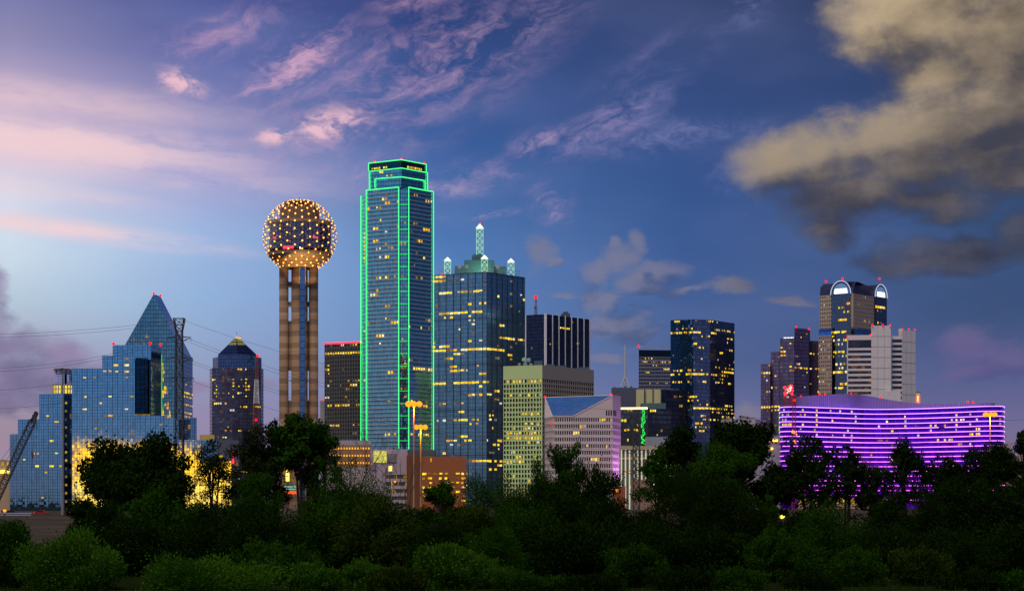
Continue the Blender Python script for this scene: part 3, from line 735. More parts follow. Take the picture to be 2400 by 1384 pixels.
# ================================================================== 6 green-outlined skyscraper
M['bofa'] = glass('argent_teal_glass', (.21, .54, .58), 1.45, 3.28, (.30, .42), (.02, .05, .08), wob=.012, rough=.05, var=.42, bigw=4.)
M['bofa_dark'] = glass('dark_crown_glass', (.03, .09, .10), 2., 3.28, (.3, .3), (.01, .03, .03), wob=.02, rough=.1)
Q = Bld('neon_skyscraper', 'tallest tower, glass with stepped crown and green neon outlines', 'skyscraper', 940, 1620)
Yq = 1620
def dep(pts): return pts
main_f = [(860, 1636.5), (936, Yq), (938, Yq+4.5), (954, Yq+4.5), (956, Yq), (1014, 1644)]
zq = py2z(438.6, Yq); zbq = py2z(1052, Yq)
mb = MB(); mb.prism(footprint(main_f, 40), GZ, zq); mb.build('glass_shaft', M['bofa'], Q.root)
wing = [(848, 1652), (860.3, 1646)]
mb = MB(); mb.prism(footprint(wing, 30), GZ, py2z(458, 1650)); mb.build('side_wing', M['bofa'], Q.root)
t2 = [(867, 1640), (941, Yq+3), (1001, 1646)]; t1 = [(865, 1643), (940.5, Yq+6), (998, 1648)]; t3 = [(880, 1631), (941, Yq+1), (995, 1640)]
z3, z2_, z1_ = py2z(414.6, Yq+1), py2z(394, Yq+3), py2z(374.6, Yq+6)
mb = MB(); mb.prism(footprint(t3, 20), zq, z3); mb.build('crown_tier', M['bofa'], Q.root)
mb = MB(); mb.prism(footprint(t2, 30), zq, z2_); mb.build('crown_tier', M['bofa'], Q.root)
mb = MB(); mb.prism(footprint(t1, 26), z2_, z1_); mb.build('crown_tier', M['bofa_dark'], Q.root)
wq1 = Wall([(860, 1636.5), (936, Yq)], 438.6, Yq, 2.9, 3.28, mz=.2, sill=.15); wq2 = Wall([(956, Yq), (1014, 1644)], 438.6, Yq, 2.9, 3.28, mz=.2, sill=.15)
wq0 = Wall(wing, 458, 1650, 2.9, 3.28); wqn = Wall([(938, Yq+4.5), (954, Yq+4.5)], 438.6, Yq, 2.4, 3.28)
M['pale_band'] = diffuse('pale_spandrel', (.42, .42, .48), .5)
mb = MB()
for w in (wq1, wq2): w.bands(mb, .75, .22, 1, 1, int((zq-zbq)/3.28))
mb.build('floor_band', M['pale_band'], Q.root)
mb = MB(); wqn.bands(mb, .5, 1.1, 3, 4, int((zq-zbq)/3.28)); wq0.bands(mb, .35, .25, 2, 1, 60); mb.build('rung_light', M['greenrung'], Q.root)
def neon(*pts): 
    mb = MB(); mb.path(pts, .34, 6); mb.build('neon_tube', M['green'], Q.root)
o_ = .9
def wp(w, u, z): return w.pt(u, z, o_)
neon(wp(wq1, 0, zbq), wp(wq1, 0, zq), wp(wq1, wq1.L, zq), wp(wq1, wq1.L, zbq))
neon(wp(wq2, 0, zbq), wp(wq2, 0, zq), wp(wq2, wq2.L, zq), wp(wq2, wq2.L, zbq))
neon(wp(wq0, 0, zbq), wp(wq0, 0, wq0.z1))
def tier(fr, z0, z1, o_=.8):
    f = [Vector((px2x(a, b), b-o_)) for a, b in fr]; f[0].x -= .4; f[-1].x += .4
    neon((*f[0], z0), (*f[0], z1), (*f[1], z1), (*f[2], z1), (*f[2], z0))
tier(t3, zq+1, z3); tier(t2, zq+1, z2_); tier(t1, z2_+1, z1_)
Q.runs(wq1, [(451, 890, 920, .2), (464, 895, 902, .9), (474, 902, 910, 1.), (485, 862, 894, .5), (475, 866, 936, .08), (536, 878, 884, .9), (562, 876, 884, .8), (585, 876, 926, .4), (584, 900, 925, .5), (598, 886, 910, .7), (650, 862, 914, .35), (686, 874, 886, .9), (722, 902, 910, .8), (748, 896, 910, .8), (762, 862, 936, .5), (760, 920, 936, .9), (786, 884, 898, .9), (809, 880, 894, .6), (872, 910, 918, .9), (1020, 905, 936, .6)])
Q.runs(wq2, [(469, 1000, 1012, .5), (488, 966, 978, .8), (540, 996, 1006, 1.), (562, 978, 986, .9), (605, 996, 1001, .9), (650, 978, 988, .8), (752, 1000, 1014, .7), (761, 960, 975, .4), (760, 960, 1014, .35), (845, 965, 985, .4), (860, 972, 988, .9), (861, 994, 1013, .95), (1022, 965, 1008, .6), (935, 958, 1012, .1)])
for y in range(545, 620, 9): Q.dots(wq0, [(854, y)])
Q.scatter(wq1, 22, 0, 56); Q.scatter(wq2, 14, 0, 56); Q.scatter(wq0, 6, 0, 50); Q.scatter(wqn, 16, 2, 55, 'litdim')
wt1 = Wall([(865, 1642.9), (940.5, Yq+5.9)], 0, Yq, 2.2, 3.28, ztop=z1_); wt2 = Wall([(940.5, Yq+5.9), (998, 1647.9)], 0, Yq, 2.2, 3.28, ztop=z1_)
Q.runs(wt1, [(393, 872, 906, .9)]); Q.runs(wt2, [(393, 955, 985, .9)])
wt3 = Wall([(867, 1639.9), (941, Yq+2.9)], 0, Yq, 2.2, 3.28, ztop=z2_); Q.runs(wt3, [(408, 888, 894, 1.), (416, 895, 920, .7)], 'lit')
mb = MB(); rr_ = random.Random(3)
for i in range(22):
    x = px2x(rr_.uniform(878, 990), 1652); mb.tube((x, 1652+rr_.uniform(-6, 8), z1_), (x, 1652+rr_.uniform(-6, 8), z1_+rr_.uniform(1.5, 6.5)), .12, .06, 5)
mb.build('antenna', M['steel'], Q.root)
for q in ((941, 373), (994, 382), (878, 378)): Q.beacon(*q, 1640, .9)
Q.done()

# ================================================================== 7 glass box tower with four lanterns
M['ren'] = glass('navy_mirror_glass', (.17, .34, .44), 1.9, 3.75, (.22, .3), (.02, .04, .06), wob=.006, rough=.12, var=.3, diff=.35)
N_ = Bld('glass_tower', 'navy glass tower with four lit lantern turrets and a central spire', 'skyscraper', 1140, 1850)
fr7 = [(1012, 1880), (1140, 1850), (1230.5, 1897)]
zr = py2z(637, 1850)
mb = MB(); mb.prism(footprint(fr7, 45), GZ, zr); mb.build('glass_box', M['ren'], N_.root)
w1 = Wall([(1012, 1880), (1140, 1850)], 637, 1850, 3.8, 3.75, mx=.05, mz=.2, sill=.25); w2 = Wall([(1140, 1850), (1230.5, 1897)], 637, 1850, 3.8, 3.75, mx=.05, mz=.2, sill=.25)
mb = MB()
for w in (w1, w2): w.fins(mb, .35, .45, 2); w.bands(mb, .55, .3, 11, 0, 52)
mb.build('mullion', diffuse('dark_blue_mullion', (.035, .055, .085), .4), N_.root)
N_.runs(w1, [(652, 1020, 1044, .95), (661, 1019, 1045, .9), (676, 1052, 1128, .25), (687, 1036, 1060, .9), (690, 1036, 1136, .55), (687, 1086, 1122, .9), (709, 1104, 1110, .8), (710, 1126, 1136, .7), (735, 1032, 1046, 1.), (732, 1052, 1102, .95), (730, 1108, 1130, .97), (745, 1040, 1060, .3),
  (785, 1066, 1112, .35), (797, 1084, 1102, .9), (796, 1124, 1134, .8), (810, 1017, 1052, .97), (820, 1017, 1068, 1.), (818, 1087, 1140, 1.), (829, 1070, 1086, .4), (840, 1032, 1078, .5), (861, 1060, 1078, .9), (860, 1116, 1130, .6), (872, 1060, 1078, .9), (871, 1086, 1103, .8), (873, 1130, 1140, .9), (895, 1017, 1042, .95), (893, 1060, 1078, .9), (892, 1086, 1104, .9), (892, 1114, 1140, .9), (903, 1124, 1130, .9), (925, 1094, 1127, .9),
  (949, 1030, 1040, .8), (948, 1066, 1085, .6), (968, 1076, 1085, .8), (980, 1044, 1115, .45), (990, 1105, 1120, .8), (1002, 1024, 1035, .7), (1002, 1056, 1086, .7), (1023, 1074, 1095, .95), (1035, 1050, 1064, .8), (1034, 1088, 1105, .7), (1064, 1038, 1050, .9), (1066, 1074, 1082, .8), (1076, 1104, 1140, .9), (1078, 1090, 1103, .7), (1110, 1094, 1118, .5), (1142, 1093, 1110, .8)])
N_.runs(w2, [(690, 1168, 1174, .9), (764, 1174, 1180, 1.), (788, 1172, 1180, .9), (790, 1186, 1206, 1.), (793, 1214, 1231, 1.), (809, 1186, 1200, .7), (818, 1140, 1182, 1.), (832, 1190, 1197, .9), (845, 1190, 1197, .7), (872, 1140, 1150, .8), (893, 1140, 1148, .7), (916, 1164, 1170, .9), (925, 1140, 1152, .7), (940, 1164, 1172, .8), (980, 1140, 1174, .5), (1000, 1155, 1174, .6), (1015, 1154, 1172, .5), (1035, 1168, 1176, .9), (1044, 1152, 1176, .6), (1076, 1140, 1178, .9), (1087, 1164, 1176, .9), (1100, 1148, 1160, .6)])
N_.scatter(w1, 30, 1, 50); N_.scatter(w2, 26, 1, 50)
M['lantern'] = diffuse('lit_white_lattice', (.75, .85, .75), .5)
def lattice(mb, cx, cy, z0, z1, w0, w1, n, r=.12, rd=None):
    rd = rd or r*.7; cs = [(-1,-1),(1,-1),(1,1),(-1,1)]
    for i in range(n):
        a, b = i/n, (i+1)/n; za, zb_ = z0+(z1-z0)*a, z0+(z1-z0)*b; wa, wb = w0+(w1-w0)*a, w0+(w1-w0)*b
        for q in range(4):
            p0, p1 = cs[q], cs[(q+1) % 4]
            A, B_ = (cx+p0[0]*wa/2, cy+p0[1]*wa/2, za), (cx+p0[0]*wb/2, cy+p0[1]*wb/2, zb_)
            C, E = (cx+p1[0]*wa/2, cy+p1[1]*wa/2, za), (cx+p1[0]*wb/2, cy+p1[1]*wb/2, zb_)
            mb.tube(A, B_, r, n=4, cap=False); mb.tube(A, E, rd, n=4, cap=False); mb.tube(C, B_, rd, n=4, cap=False); mb.tube(B_, E, rd, n=4, cap=False)
M['lat_glow'] = emit('lit_lattice_glow', (.45, .90, .58), .85)  # white steel lattice, the greenish light on it put in as emission
M['cap_glow'] = emit('lit_cap_glow', (.95, 1., .82), 1.25)  # lit turret caps, their brightness also put in as emission
def turret(px, Y, ybase, yeave, ytop, wpx):
    x = px2x(px, Y); w = wpx*Y/FL; z0, ze, zt = py2z(ybase, Y), py2z(yeave, Y), py2z(ytop, Y)
    t = MB(); lattice(t, x, Y, z0, ze, w*.86, w*.86, max(2, round((ze-z0)/(w*.9))), .28, .2)
    o = t.build('turret', M['lat_glow'], N_.root)
    c = MB(); h = w/2
    c.hexa([(x-h, Y-h, ze), (x+h, Y-h, ze), (x+h, Y+h, ze), (x-h, Y+h, ze)] + [(x-.2, Y-.2, zt), (x+.2, Y-.2, zt), (x+.2, Y+.2, zt), (x-.2, Y+.2, zt)])
    c.build('turret_cap', M['cap_glow'], o)
turret(1049, 1880, 642, 611, 602, 17); turret(1135.5, 1862, 637, 606, 597, 17); turret(1197.5, 1890, 645, 614, 605, 17); turret(1124.5, 1900, 597, 535, 524, 18)
mb = MB(); mb.tube((px2x(1124.5, 1900), 1900, py2z(525, 1900)), (px2x(1124.5, 1900), 1900, py2z(519, 1900)), .3); mb.build('finial', M['steel'], N_.root)
mb = MB()
for (a, b, y0, y1, Y, dp) in ((1088, 1158, 645, 609, 1895, 30), (1106, 1136, 609, 597, 1898, 14), (1110, 1128, 597, 595, 1899, 5), (1066, 1088, 648, 623, 1890, 20), (1158, 1186, 648, 624, 1898, 20)):
    mb.box(px2x(a, Y), px2x(b, Y), Y, Y+dp, py2z(y0, Y), py2z(y1, Y))
mb.build('penthouse', M['teal'], N_.root)
def dish(mb, px, py, Y, r):
    c = Vector((px2x(px, Y), Y, py2z(py, Y))); mb.tube(c, c+Vector((0, .8, 0)), r, r*.5, 14); mb.tube(c+Vector((0, .8, 0)), c+Vector((0, 1.2, -r*1.4)), .15, n=4)
mb = MB()
for q in ((1077, 625.5), (1094, 624.5), (1166, 625.5)): dish(mb, *q, 1876, 1.8)
mb.build('dish', diffuse('grey_dish', (.45, .5, .46)), N_.root)
mb = MB()
for w in (w1, w2):
    for (u0, u1) in ((6, w.L-3),):
        for zc in (zr+2.5, zr+6): mb.tube(w.pt(u0, zc, -4), w.pt(u1, zc, -4), .12, n=4)
        n_ = int((u1-u0)/2.6)
        for i in range(n_+1): mb.tube(w.pt(u0+i*2.6, zr, -4), w.pt(u0+i*2.6, zr+6, -4), .1, n=4); mb.tube(w.pt(u0+i*2.6, zr+2.5, -4), w.pt(min(u0+i*2.6+2.6, u1), zr+6, -4), .07, n=4)
mb.build('roof_railing', diffuse('green_washed_steel', (.3, .45, .38), .5), N_.root)  # white steel, greenish roof lighting put into its colour
for q in ((1035, 642.5, 1878), (1138, 636, 1858), (1124.5, 523, 1900)): N_.beacon(*q, 1.)
ld = D.lights.new('roof_floodlight', 'POINT'); ld.energy = 9000; ld.color = (.35, 1., .6); ld.shadow_soft_size = 1
lo_ = D.objects.new('roof_floodlight', ld); COL.objects.link(lo_); lo_.location = (px2x(1128, 1884), 1884, zr+3)
N_.done()

# ================================================================== 8 black tower with white fins
M['black'] = glass('black_glass', (.045, .055, .09), 1.5, 3.7, (.2, .5), (.02, .022, .035), wob=.02, rough=.12, var=.5)
E_ = Bld('finned_tower', 'black glass tower with thin white vertical fins and a red-lit mast', 'skyscraper', 1290, 2150)
f8 = [(1232.5, 2163), (1279.5, 2150), (1382.5, 2212)]
mb = MB(); mb.prism(footprint(f8, 40), GZ, py2z(735.6, 2150)); mb.build('glass_box', M['black'], E_.root)
wa, wb = Wall(f8[:2], 735.6, 2150, 3., 3.7), Wall(f8[1:], 735.6, 2150, 3., 3.7)
mb = MB(); n_ = 7
for i in range(n_+1):
    u = min(wb.L*i/n_, wb.L-.5); wb.slab(mb, max(u-.35, 0), u+.35, GZ, wb.z1+.6, 0, .9)
wa.slab(mb, 0, .8, GZ, wa.z1+.6, 0, .9); wa.slab(mb, wa.L-1.6, wa.L, GZ, wa.z1+.6, 0, .9)
mb.build('white_fin', diffuse('white_marble_fin', (.80, .80, .80), .6), E_.root)
mb = MB(); mb.box(px2x(1316, 2190), px2x(1336, 2190), 2186, 2200, wa.z1, wa.z1+4); mb.box(px2x(1320, 2190), px2x(1332, 2190), 2187, 2197, wa.z1+4, wa.z1+6); mb.build('penthouse', M['roof'], E_.root)
E_.runs(wb, [(768, 1312, 1333, .95)]); E_.scatter(wa, 8, 0, 40, 'litdim'); E_.scatter(wb, 8, 0, 40, 'litdim')
mb = MB(); x = px2x(1256, 2170); lattice(mb, x, 2170, py2z(738, 2150), py2z(697, 2170), 3.6, 1.4, 8, .3, .2); mb.tube((x, 2170, py2z(697, 2170)), (x, 2170, py2z(690, 2170)), .3)
mb.ball((x-1, 2168, py2z(719, 2168)), 1.4); mb.build('mast', M['grey_steel'], E_.root)
E_.beacon(1256, 696, 2168, 2.2); E_.done()

# ================================================================== 9 floodlit punched-window block
M['punch'] = diffuse('tan_concrete_grid', (.42, .36, .27), .85, .12)
M['dkglass'] = glass('dark_window_glass', (.05, .06, .08), 3., 3.9, (.1, .1), wob=.02, rough=.1, var=.5)
G9 = Bld('gridded_block', 'broad concrete block with square windows, its left face floodlit green', 'office building', 1271, 1650)
f9 = [(1179.5, 1664), (1271, 1650), (1392, 1712)]
z9 = py2z(856.6, 1650)
inner = [(1181, 1665.2), (1271, 1651.4), (1391, 1713)]
mb = MB(); mb.prism(footprint(inner, 40), GZ, z9-.5); mb.build('glazing', M['dkglass'], G9.root)
zt9 = py2z(886, 1650)
wa, wb = Wall(f9[:2], 0, 1650, 2.62, 3.83, ztop=zt9, mx=.2, mz=.2, sill=.2), Wall(f9[1:], 0, 1650, 2.62, 3.83, ztop=zt9, mx=.2, mz=.2, sill=.2)
for w in (wa, wb): w.oo = -.6
mb = MB()
for w in (wa, wb):
    w.slab(mb, 0, w.L, zt9-.35, z9+.6, -1.2, 0)
    nf = 24 if w is wb else w.nu
    for i in range(nf+1):
        u = w.L*i/nf; hw = .5 if w is wa else .42
        w.slab(mb, max(u-hw, 0), min(u+hw, w.L), GZ, zt9-.35, -1.3, 0)
    for j in range(1, w.nz+1):
        z = zt9-j*3.83; w.slab(mb, 0, w.L, z-.62, z+.62, -1.2, -.12)
mb.build('concrete_frame', M['punch'], G9.root)
def inset(w, o): 
    old = w.cellmb
    w.cellmb = lambda mb, i, j, o_=o, **k: old(mb, i, j, o_, **k)
inset(wa, -1.0); inset(wb, -1.0)
G9.runs(wa, [(893, 1190, 1270, .7), (926, 1190, 1270, .6), (959, 1196, 1268, .15), (971, 1215, 1270, .75), (992, 1210, 1268, .7), (1003, 1196, 1245, .6), (1014, 1190, 1270, .85), (1024, 1192, 1276, .97), (1035, 1240, 1270, .6), (1046, 1226, 1268, .5), (1068, 1210, 1222, .7), (1079, 1184, 1224, .8), (1090, 1220, 1240, .5), (1110, 1185, 1250, .4), (1126, 1215, 1260, .5)], 'lit')
G9.runs(wb, [(893, 1275, 1391, .35), (904, 1280, 1391, .12)], 'litdim'); G9.scatter(wa, 14, 0, 22); G9.scatter(wb, 8, 0, 5)
mb = MB()
for (a, b, y0, y1, Y, dp) in ((1252, 1271, 860, 845, 1668, 8), (1280, 1300, 862, 853, 1690, 8), (1304, 1328, 864, 856, 1700, 12), (1352, 1382, 868, 860, 1716, 8)):
    mb = MB(); mb.box(px2x(a, Y), px2x(b, Y), Y, Y+dp, py2z(y0, Y), py2z(y1, Y)); mb.build('roof_unit', M['teal'], G9.root)
mb = MB()
for q in ((1228, 842, 3.2), (1239, 843, 3.2), (1231, 853, 3), (1244, 854, 2.6), (1217, 853, 2.2)): dish(mb, q[0], q[1], 1668, q[2]*.55)
mb.build('dish', diffuse('pale_green_dish', (.32, .42, .38)), G9.root)
ld = D.lights.new('green_floodlight', 'SPOT'); ld.energy = 8.5e5; ld.color = (.40, 1., .22); ld.spot_size = R(36); ld.spot_blend = .6; ld.shadow_soft_size = 4
lo_ = D.objects.new('green_floodlight', ld); COL.objects.link(lo_); lo_.location = (-95, 1480, 22)
lo_.rotation_euler = (Vector((px2x(1225, 1655), 1655, 75)) - lo_.location).to_track_quat('-Z', 'Y').to_euler()
G9.done()
# ================================================================== 10 office block with the slanted skylight
S_ = Bld('skylight_block', 'pale banded office block with a slanted blue skylight cut into its top', 'office building', 1360, 1400)
f10 = [(1277, 1418), (1295, 1402), (1343, 1400), (1436, 1404), (1455, 1424)]
M['pinkstone'] = diffuse('pale_pink_granite', (.66, .56, .50), .7, .12)
za, zt10 = py2z(975, 1402), py2z(926, 1404)
P10 = [(px2x(a, b), b) for a, b in f10]; bk = 1450
inn = [(px2x(a, b+1.1), b+1.1) for a, b in f10]
mb = MB(); mb.prism(inn+[(P10[-1][0]-.6, bk), (P10[0][0]+.6, bk)], GZ, za-.3); mb.build('glazing', M['dkglass'], S_.root)
# upper shell
TL = (px2x(1277.5, 1436), 1436, py2z(931, 1436)); TR = (*P10[3], zt10); BL_ = (*P10[1], za); BR = (*P10[2], za)
RT = (*P10[4], py2z(927.5, 1424)); L0 = (*P10[0], za)
mb = MB()
mb.face([BR, (*P10[3], za), TR]); mb.face([(*P10[3], za), (*P10[4], za), RT, TR])
mb.face([L0, BL_, TL]); bkR = (P10[4][0]-.6, bk, RT[2]); bkL = (TL[0], bk, TL[2])
mb.face([TR, RT, bkR, bkL, TL]); mb.face([(*P10[4], za), (bkR[0], bk, za), bkR, RT]); mb.face([L0, TL, bkL, (P10[0][0], bk, za)])
mb.build('upper_wall', M['pinkstone'], S_.root)
mb = MB(); mb.face([BL_, BR, TR, TL], [(0, 0), (14, 0), (41, 18), (0, 18)])
mb.build('skylight', glass('blue_skylight_glass', (.03, .11, .33), 2.0, 2.0, (.16, .2), (.10, .19, .40), wob=.01, rough=.42, diff=1.), S_.root)
mb = MB(); mb.path([BL_, BR, TR, TL, BL_], .35, 6); mb.build('skylight_frame', M['pinkstone'], S_.root)
ww = Wall(f10, 0, 1400, 1.5, 4.5, ztop=za, mx=.25, mz=.28, sill=.28)
wins = [Wall(f10[i:i+2], 0, 1400, 1.5, 4.5, ztop=za, mx=.22, mz=.28, sill=.22) for i in range(4)]
mb = MB()
for w in wins:
    for j in range(0, w.nz+1):
        z = za-j*4.5; w.slab(mb, 0, w.L, z-.95, z+.95 if j else z, -1.05, 0)
    for i in range(w.nu+1): u = w.L*i/w.nu; w.slab(mb, max(u-.30, 0), min(u+.30, w.L), GZ, za-.95, -1.0, -.1)
mb.build('banded_wall', M['pinkstone'], S_.root)
for w in wins: inset(w, -.75)
S_.runs(wins[2], [(1016, 1343, 1356, 1.), (984, 1408, 1434, .7), (1047, 1372, 1384, .6), (1078, 1388, 1402, .9), (1000, 1350, 1380, .2)], 'lit'); S_.runs(wins[1], [(1046, 1300, 1340, .1)], 'litdim')
S_.runs(wins[0], [(1017, 1278, 1294, .6), (985, 1278, 1294, .5)], 'litdim'); S_.scatter(wins[2], 6, 1, 8)
mb = MB()
for i in range(3):
    w = wins[2]; u = w.L*.83+i*1.6; w.slab(mb, u, u+.9, za+.6, za+4.2, 0, .1)
for i in range(5): w = wins[3]; u = 1.2+i*1.7; w.slab(mb, u, u+.9, za+.6, za+4.2, 0, .1)
mb.build('upper_window', M['dkglass'], S_.root)
for q in ((1277, 929), (1433, 924), (1291, 990)): S_.beacon(*q, 1398 if q[1] > 950 else 1412, .9)
ld = D.lights.new('added_violet_spill', 'SPOT'); ld.energy = 8e4; ld.color = (.75, .3, 1.); ld.spot_size = R(70); ld.spot_blend = .7; ld.shadow_soft_size = 3  # added spot, stands in for the purple hotel's light spilling onto this side
lo_ = D.objects.new('added_violet_spill', ld); COL.objects.link(lo_); lo_.location = (px2x(1520, 1400), 1404, 20)
lo_.rotation_euler = (Vector((px2x(1446, 1414), 1414, 45)) - lo_.location).to_track_quat('-Z', 'Y').to_euler()
S_.done()

# ================================================================== 11 the cluster right of it
A_ = Bld('spire_block', 'plain grey block carrying a tall white three-legged spire', 'building', 1462, 1800)
mb = MB(); mb.prism(footprint([(1433, 1800), (1497, 1800)], 30), GZ, py2z(908, 1800)); mb.build('wall', diffuse('blue_grey_wall', (.10, .11, .16), .6), A_.root)
mb = MB(); sx = px2x(1465, 1812); zz = lambda y: py2z(y, 1812)
for a in (90, 210, 330):
    ca, sa = math.cos(R(a)), math.sin(R(a)); mb.tube((sx+4.6*ca, 1812+4.6*sa, zz(908)), (sx+.8*ca, 1812+.8*sa, zz(884)), .55, .5, 8)
mb.tube((sx, 1812, zz(908)), (sx, 1812, zz(886)), .9, .9, 10); mb.tube((sx, 1812, zz(888)), (sx, 1812, zz(815)), 1.15, .75, 12); mb.tube((sx, 1812, zz(815)), (sx, 1812, zz(806)), .55, .1, 8)
mb.build('spire', diffuse('white_spire_steel', (.55, .57, .6), .5), A_.root); A_.done()
A_ = Bld('tan_block', 'blank tan-panelled block with a dark glass wing behind the green neon building', 'building', 1520, 1720)
mb = MB(); mb.prism(footprint([(1491, 1720), (1549, 1718)], 30), GZ, py2z(912, 1720)); mb.build('wall', diffuse('tan_panel', (.50, .40, .26), .8, .1), A_.root)
mb = MB()
for px in (1510.5, 1530): mb.box(px2x(px, 1718)-.3, px2x(px, 1718)+.3, 1717.5, 1719.5, GZ, py2z(912, 1720)+.3)
mb.box(px2x(1549, 1717)-.2, px2x(1550.5, 1717), 1716.5, 1719.5, GZ, py2z(912, 1720)+.4); mb.build('panel_joint', M['steel'], A_.root)
mb = MB(); mb.prism(footprint([(1550, 1719), (1612, 1742)], 30), GZ, py2z(912, 1720)); mb.build('glass_wing', M['black'], A_.root)
w = Wall([(1550, 1718.9), (1612, 1741.9)], 912, 1720, 2.2, 3.8); A_.runs(w, [(927, 1582, 1606, .4), (952, 1592, 1598, .9), (950, 1560, 1600, .08)], 'litdim'); A_.done()
A_ = Bld('neon_block', 'dark office block with a yellow-lit roof edge and a green neon drip down its front', 'office building', 1510, 1600)
mb = MB(); mb.prism(footprint([(1455, 1600), (1518, 1596), (1573, 1612)], 30), GZ, py2z(957, 1600)); mb.build('wall', glass('grey_green_curtain_wall', (.12, .16, .17), 2.4, 3.8, (.6, 1.3), (.055, .065, .07), wob=.03, rough=.15, var=.5, diff=.3), A_.root)
mb = MB(); mb.box(px2x(1504, 1606), px2x(1560, 1606), 1604, 1622, py2z(957, 1600), py2z(944, 1604)); mb.build('penthouse', M['teal'], A_.root)
w = Wall([(1455, 1599.9), (1518, 1595.9)], 957, 1600, 2.4, 3.8); w2_ = Wall([(1518, 1595.9), (1573, 1611.9)], 957, 1600, 2.4, 3.8)
mb = MB()
for i in range(12): u = w.L*(i+.5)/12; w.slab(mb, u-.75, u+.75, w.z1-.6, w.z1+.9, 0, .7)
mb.build('roof_light', emit('roof_edge_light', (1., .8, .3), 2.6), A_.root)
rr_ = random.Random(5); mb = MB()
for s in range(3):
    pts = []; z = w.z1-1
    while z > py2z(1042, 1600): pts.append(w.pt(w.L*.84+rr_.uniform(-1.7, 1.7), z, .6)); z -= rr_.uniform(.8, 2.4)
    mb.path(pts, .16, 4)
mb.build('neon_drip', emit('green_neon_drip', (.03, 1., .10), 1.6), A_.root)
A_.runs(w, [(981, 1456, 1463, 1.), (1013, 1467, 1474, .9), (1013, 1489, 1496, .9), (1030, 1458, 1490, .15)], 'lit'); A_.runs(w2_, [(966, 1528, 1538, 1.), (968, 1524, 1528, 1.)], 'lit'); A_.scatter(w2_, 8, 0, 20, 'litdim'); A_.scatter(w, 8, 0, 20, 'litdim'); A_.done()
A_ = Bld('columned_building', 'low classical block with tall white-lit pilasters below the green neon building', 'building', 1510, 1350)
mb = MB(); mb.prism(footprint([(1452, 1351), (1590, 1351)], 25), GZ, py2z(1052, 1350)); mb.build('wall', diffuse('purple_grey_stone', (.13, .11, .13), .7), A_.root)  # even purple-grey base colour
w = Wall([(1452, 1350.9), (1590, 1350.9)], 1044, 1350, 2.6, 5.)
mb = MB(); w.slab(mb, 0, w.L, py2z(1053, 1350), w.z1, -2, .8); w.slab(mb, 0, w.L, w.z1-9, w.z1-7.6, 0, .3); mb.build('cornice', diffuse('cream_stone', (.52, .42, .27), .8), A_.root)
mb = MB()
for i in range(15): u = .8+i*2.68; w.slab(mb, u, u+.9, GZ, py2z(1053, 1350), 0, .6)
mb.build('lit_pilaster', emit('floodlit_pilaster', (.95, .93, .62), .62), A_.root)  # floodlighting of the pilasters put in as emission
for j in range(9):
    for i in range(14): pass
A_.scatter(w, 14, 2, 8, 'litdim')
mb = MB(); mb.prism(footprint([(1512, 1380), (1582, 1380)], 20), GZ, py2z(1023, 1380)); mb.build('grey_hall', diffuse('pale_grey_panel', (.30, .33, .36), .6), A_.root); A_.done()
A_ = Bld('sign_building', 'low tan building with a bright white lit sign, half hidden by trees', 'building', 1530, 1200)
mb = MB(); mb.prism(footprint([(1480, 1200), (1600, 1200)], 20), GZ, py2z(1123, 1200)); mb.build('wall', diffuse('brown_wall', (.33, .22, .14), .8), A_.root)
mb = MB()
cx_, z_ = px2x(1529.5, 1199), py2z(1133, 1199); mb.tube((cx_, 1199.2, z_), (cx_, 1198.8, z_), 1.1, 1.1, 14)
for i, ch in enumerate((1536, 1541, 1546, 1550.5, 1554.5, 1559, 1567.5, 1572)):
    x = px2x(ch, 1199); hgt = 1.15 if i in (0, 3, 6) else .7
    mb.box(x-.45, x-.2, 1198.8, 1199.2, z_-1, z_-1+hgt*1.6); mb.box(x-.2, x+.45, 1198.8, 1199.2, z_-.3, z_+.05); mb.box(x+.25, x+.5, 1198.8, 1199.2, z_-1, z_+.3)
mb.build('lit_sign', M['white'], A_.root); A_.done()

A_ = Bld('teal_topped_tower', 'banded grey tower with a teal top storey behind the dark faceted tower', 'skyscraper', 1534, 2250)
mb = MB(); mb.prism(footprint([(1497, 2250), (1580, 2255)], 35), GZ, py2z(819, 2250)); mb.build('wall', diffuse('blue_grey_band', (.17, .19, .27), .6), A_.root)
w = Wall([(1497, 2249.9), (1580, 2254.9)], 819, 2250, 1.7, 3.9, mx=.15, mz=.2, sill=.35)
mb = MB()
for j in range(2, w.nz):
    for i in range(w.nu): w.cellmb(mb, i, j, .02, .05)
o = mb.build('window', M['dkglass'], A_.root); o['kind'] = 'stuff'
mb = MB(); w.slab(mb, 0, w.L, py2z(834, 2250), py2z(820, 2250), 0, .3); mb.build('teal_storey', glass('teal_glass', (.05, .22, .26), 3, 7, wob=.02), A_.root)
mb = MB(); w.fins(mb, .5, .5, 2, w.z1, py2z(812, 2250)); w.slab(mb, 0, w.L, py2z(813, 2250), py2z(811.5, 2250), -.2, .5); mb.build('roof_screen', diffuse('pale_screen', (.4, .42, .48), .6), A_.root)
A_.runs(w, [(823, 1528, 1560, .9), (823, 1520, 1524, 1.), (838, 1510, 1532, .8), (847, 1507, 1572, .75), (856, 1520, 1545, .3), (871, 1508, 1535, .25), (895, 1508, 1572, .3), (862, 1558, 1566, .9)]); A_.scatter(w, 10, 3, 24); A_.beacon(1497, 811, 2248, 1.6); A_.done()

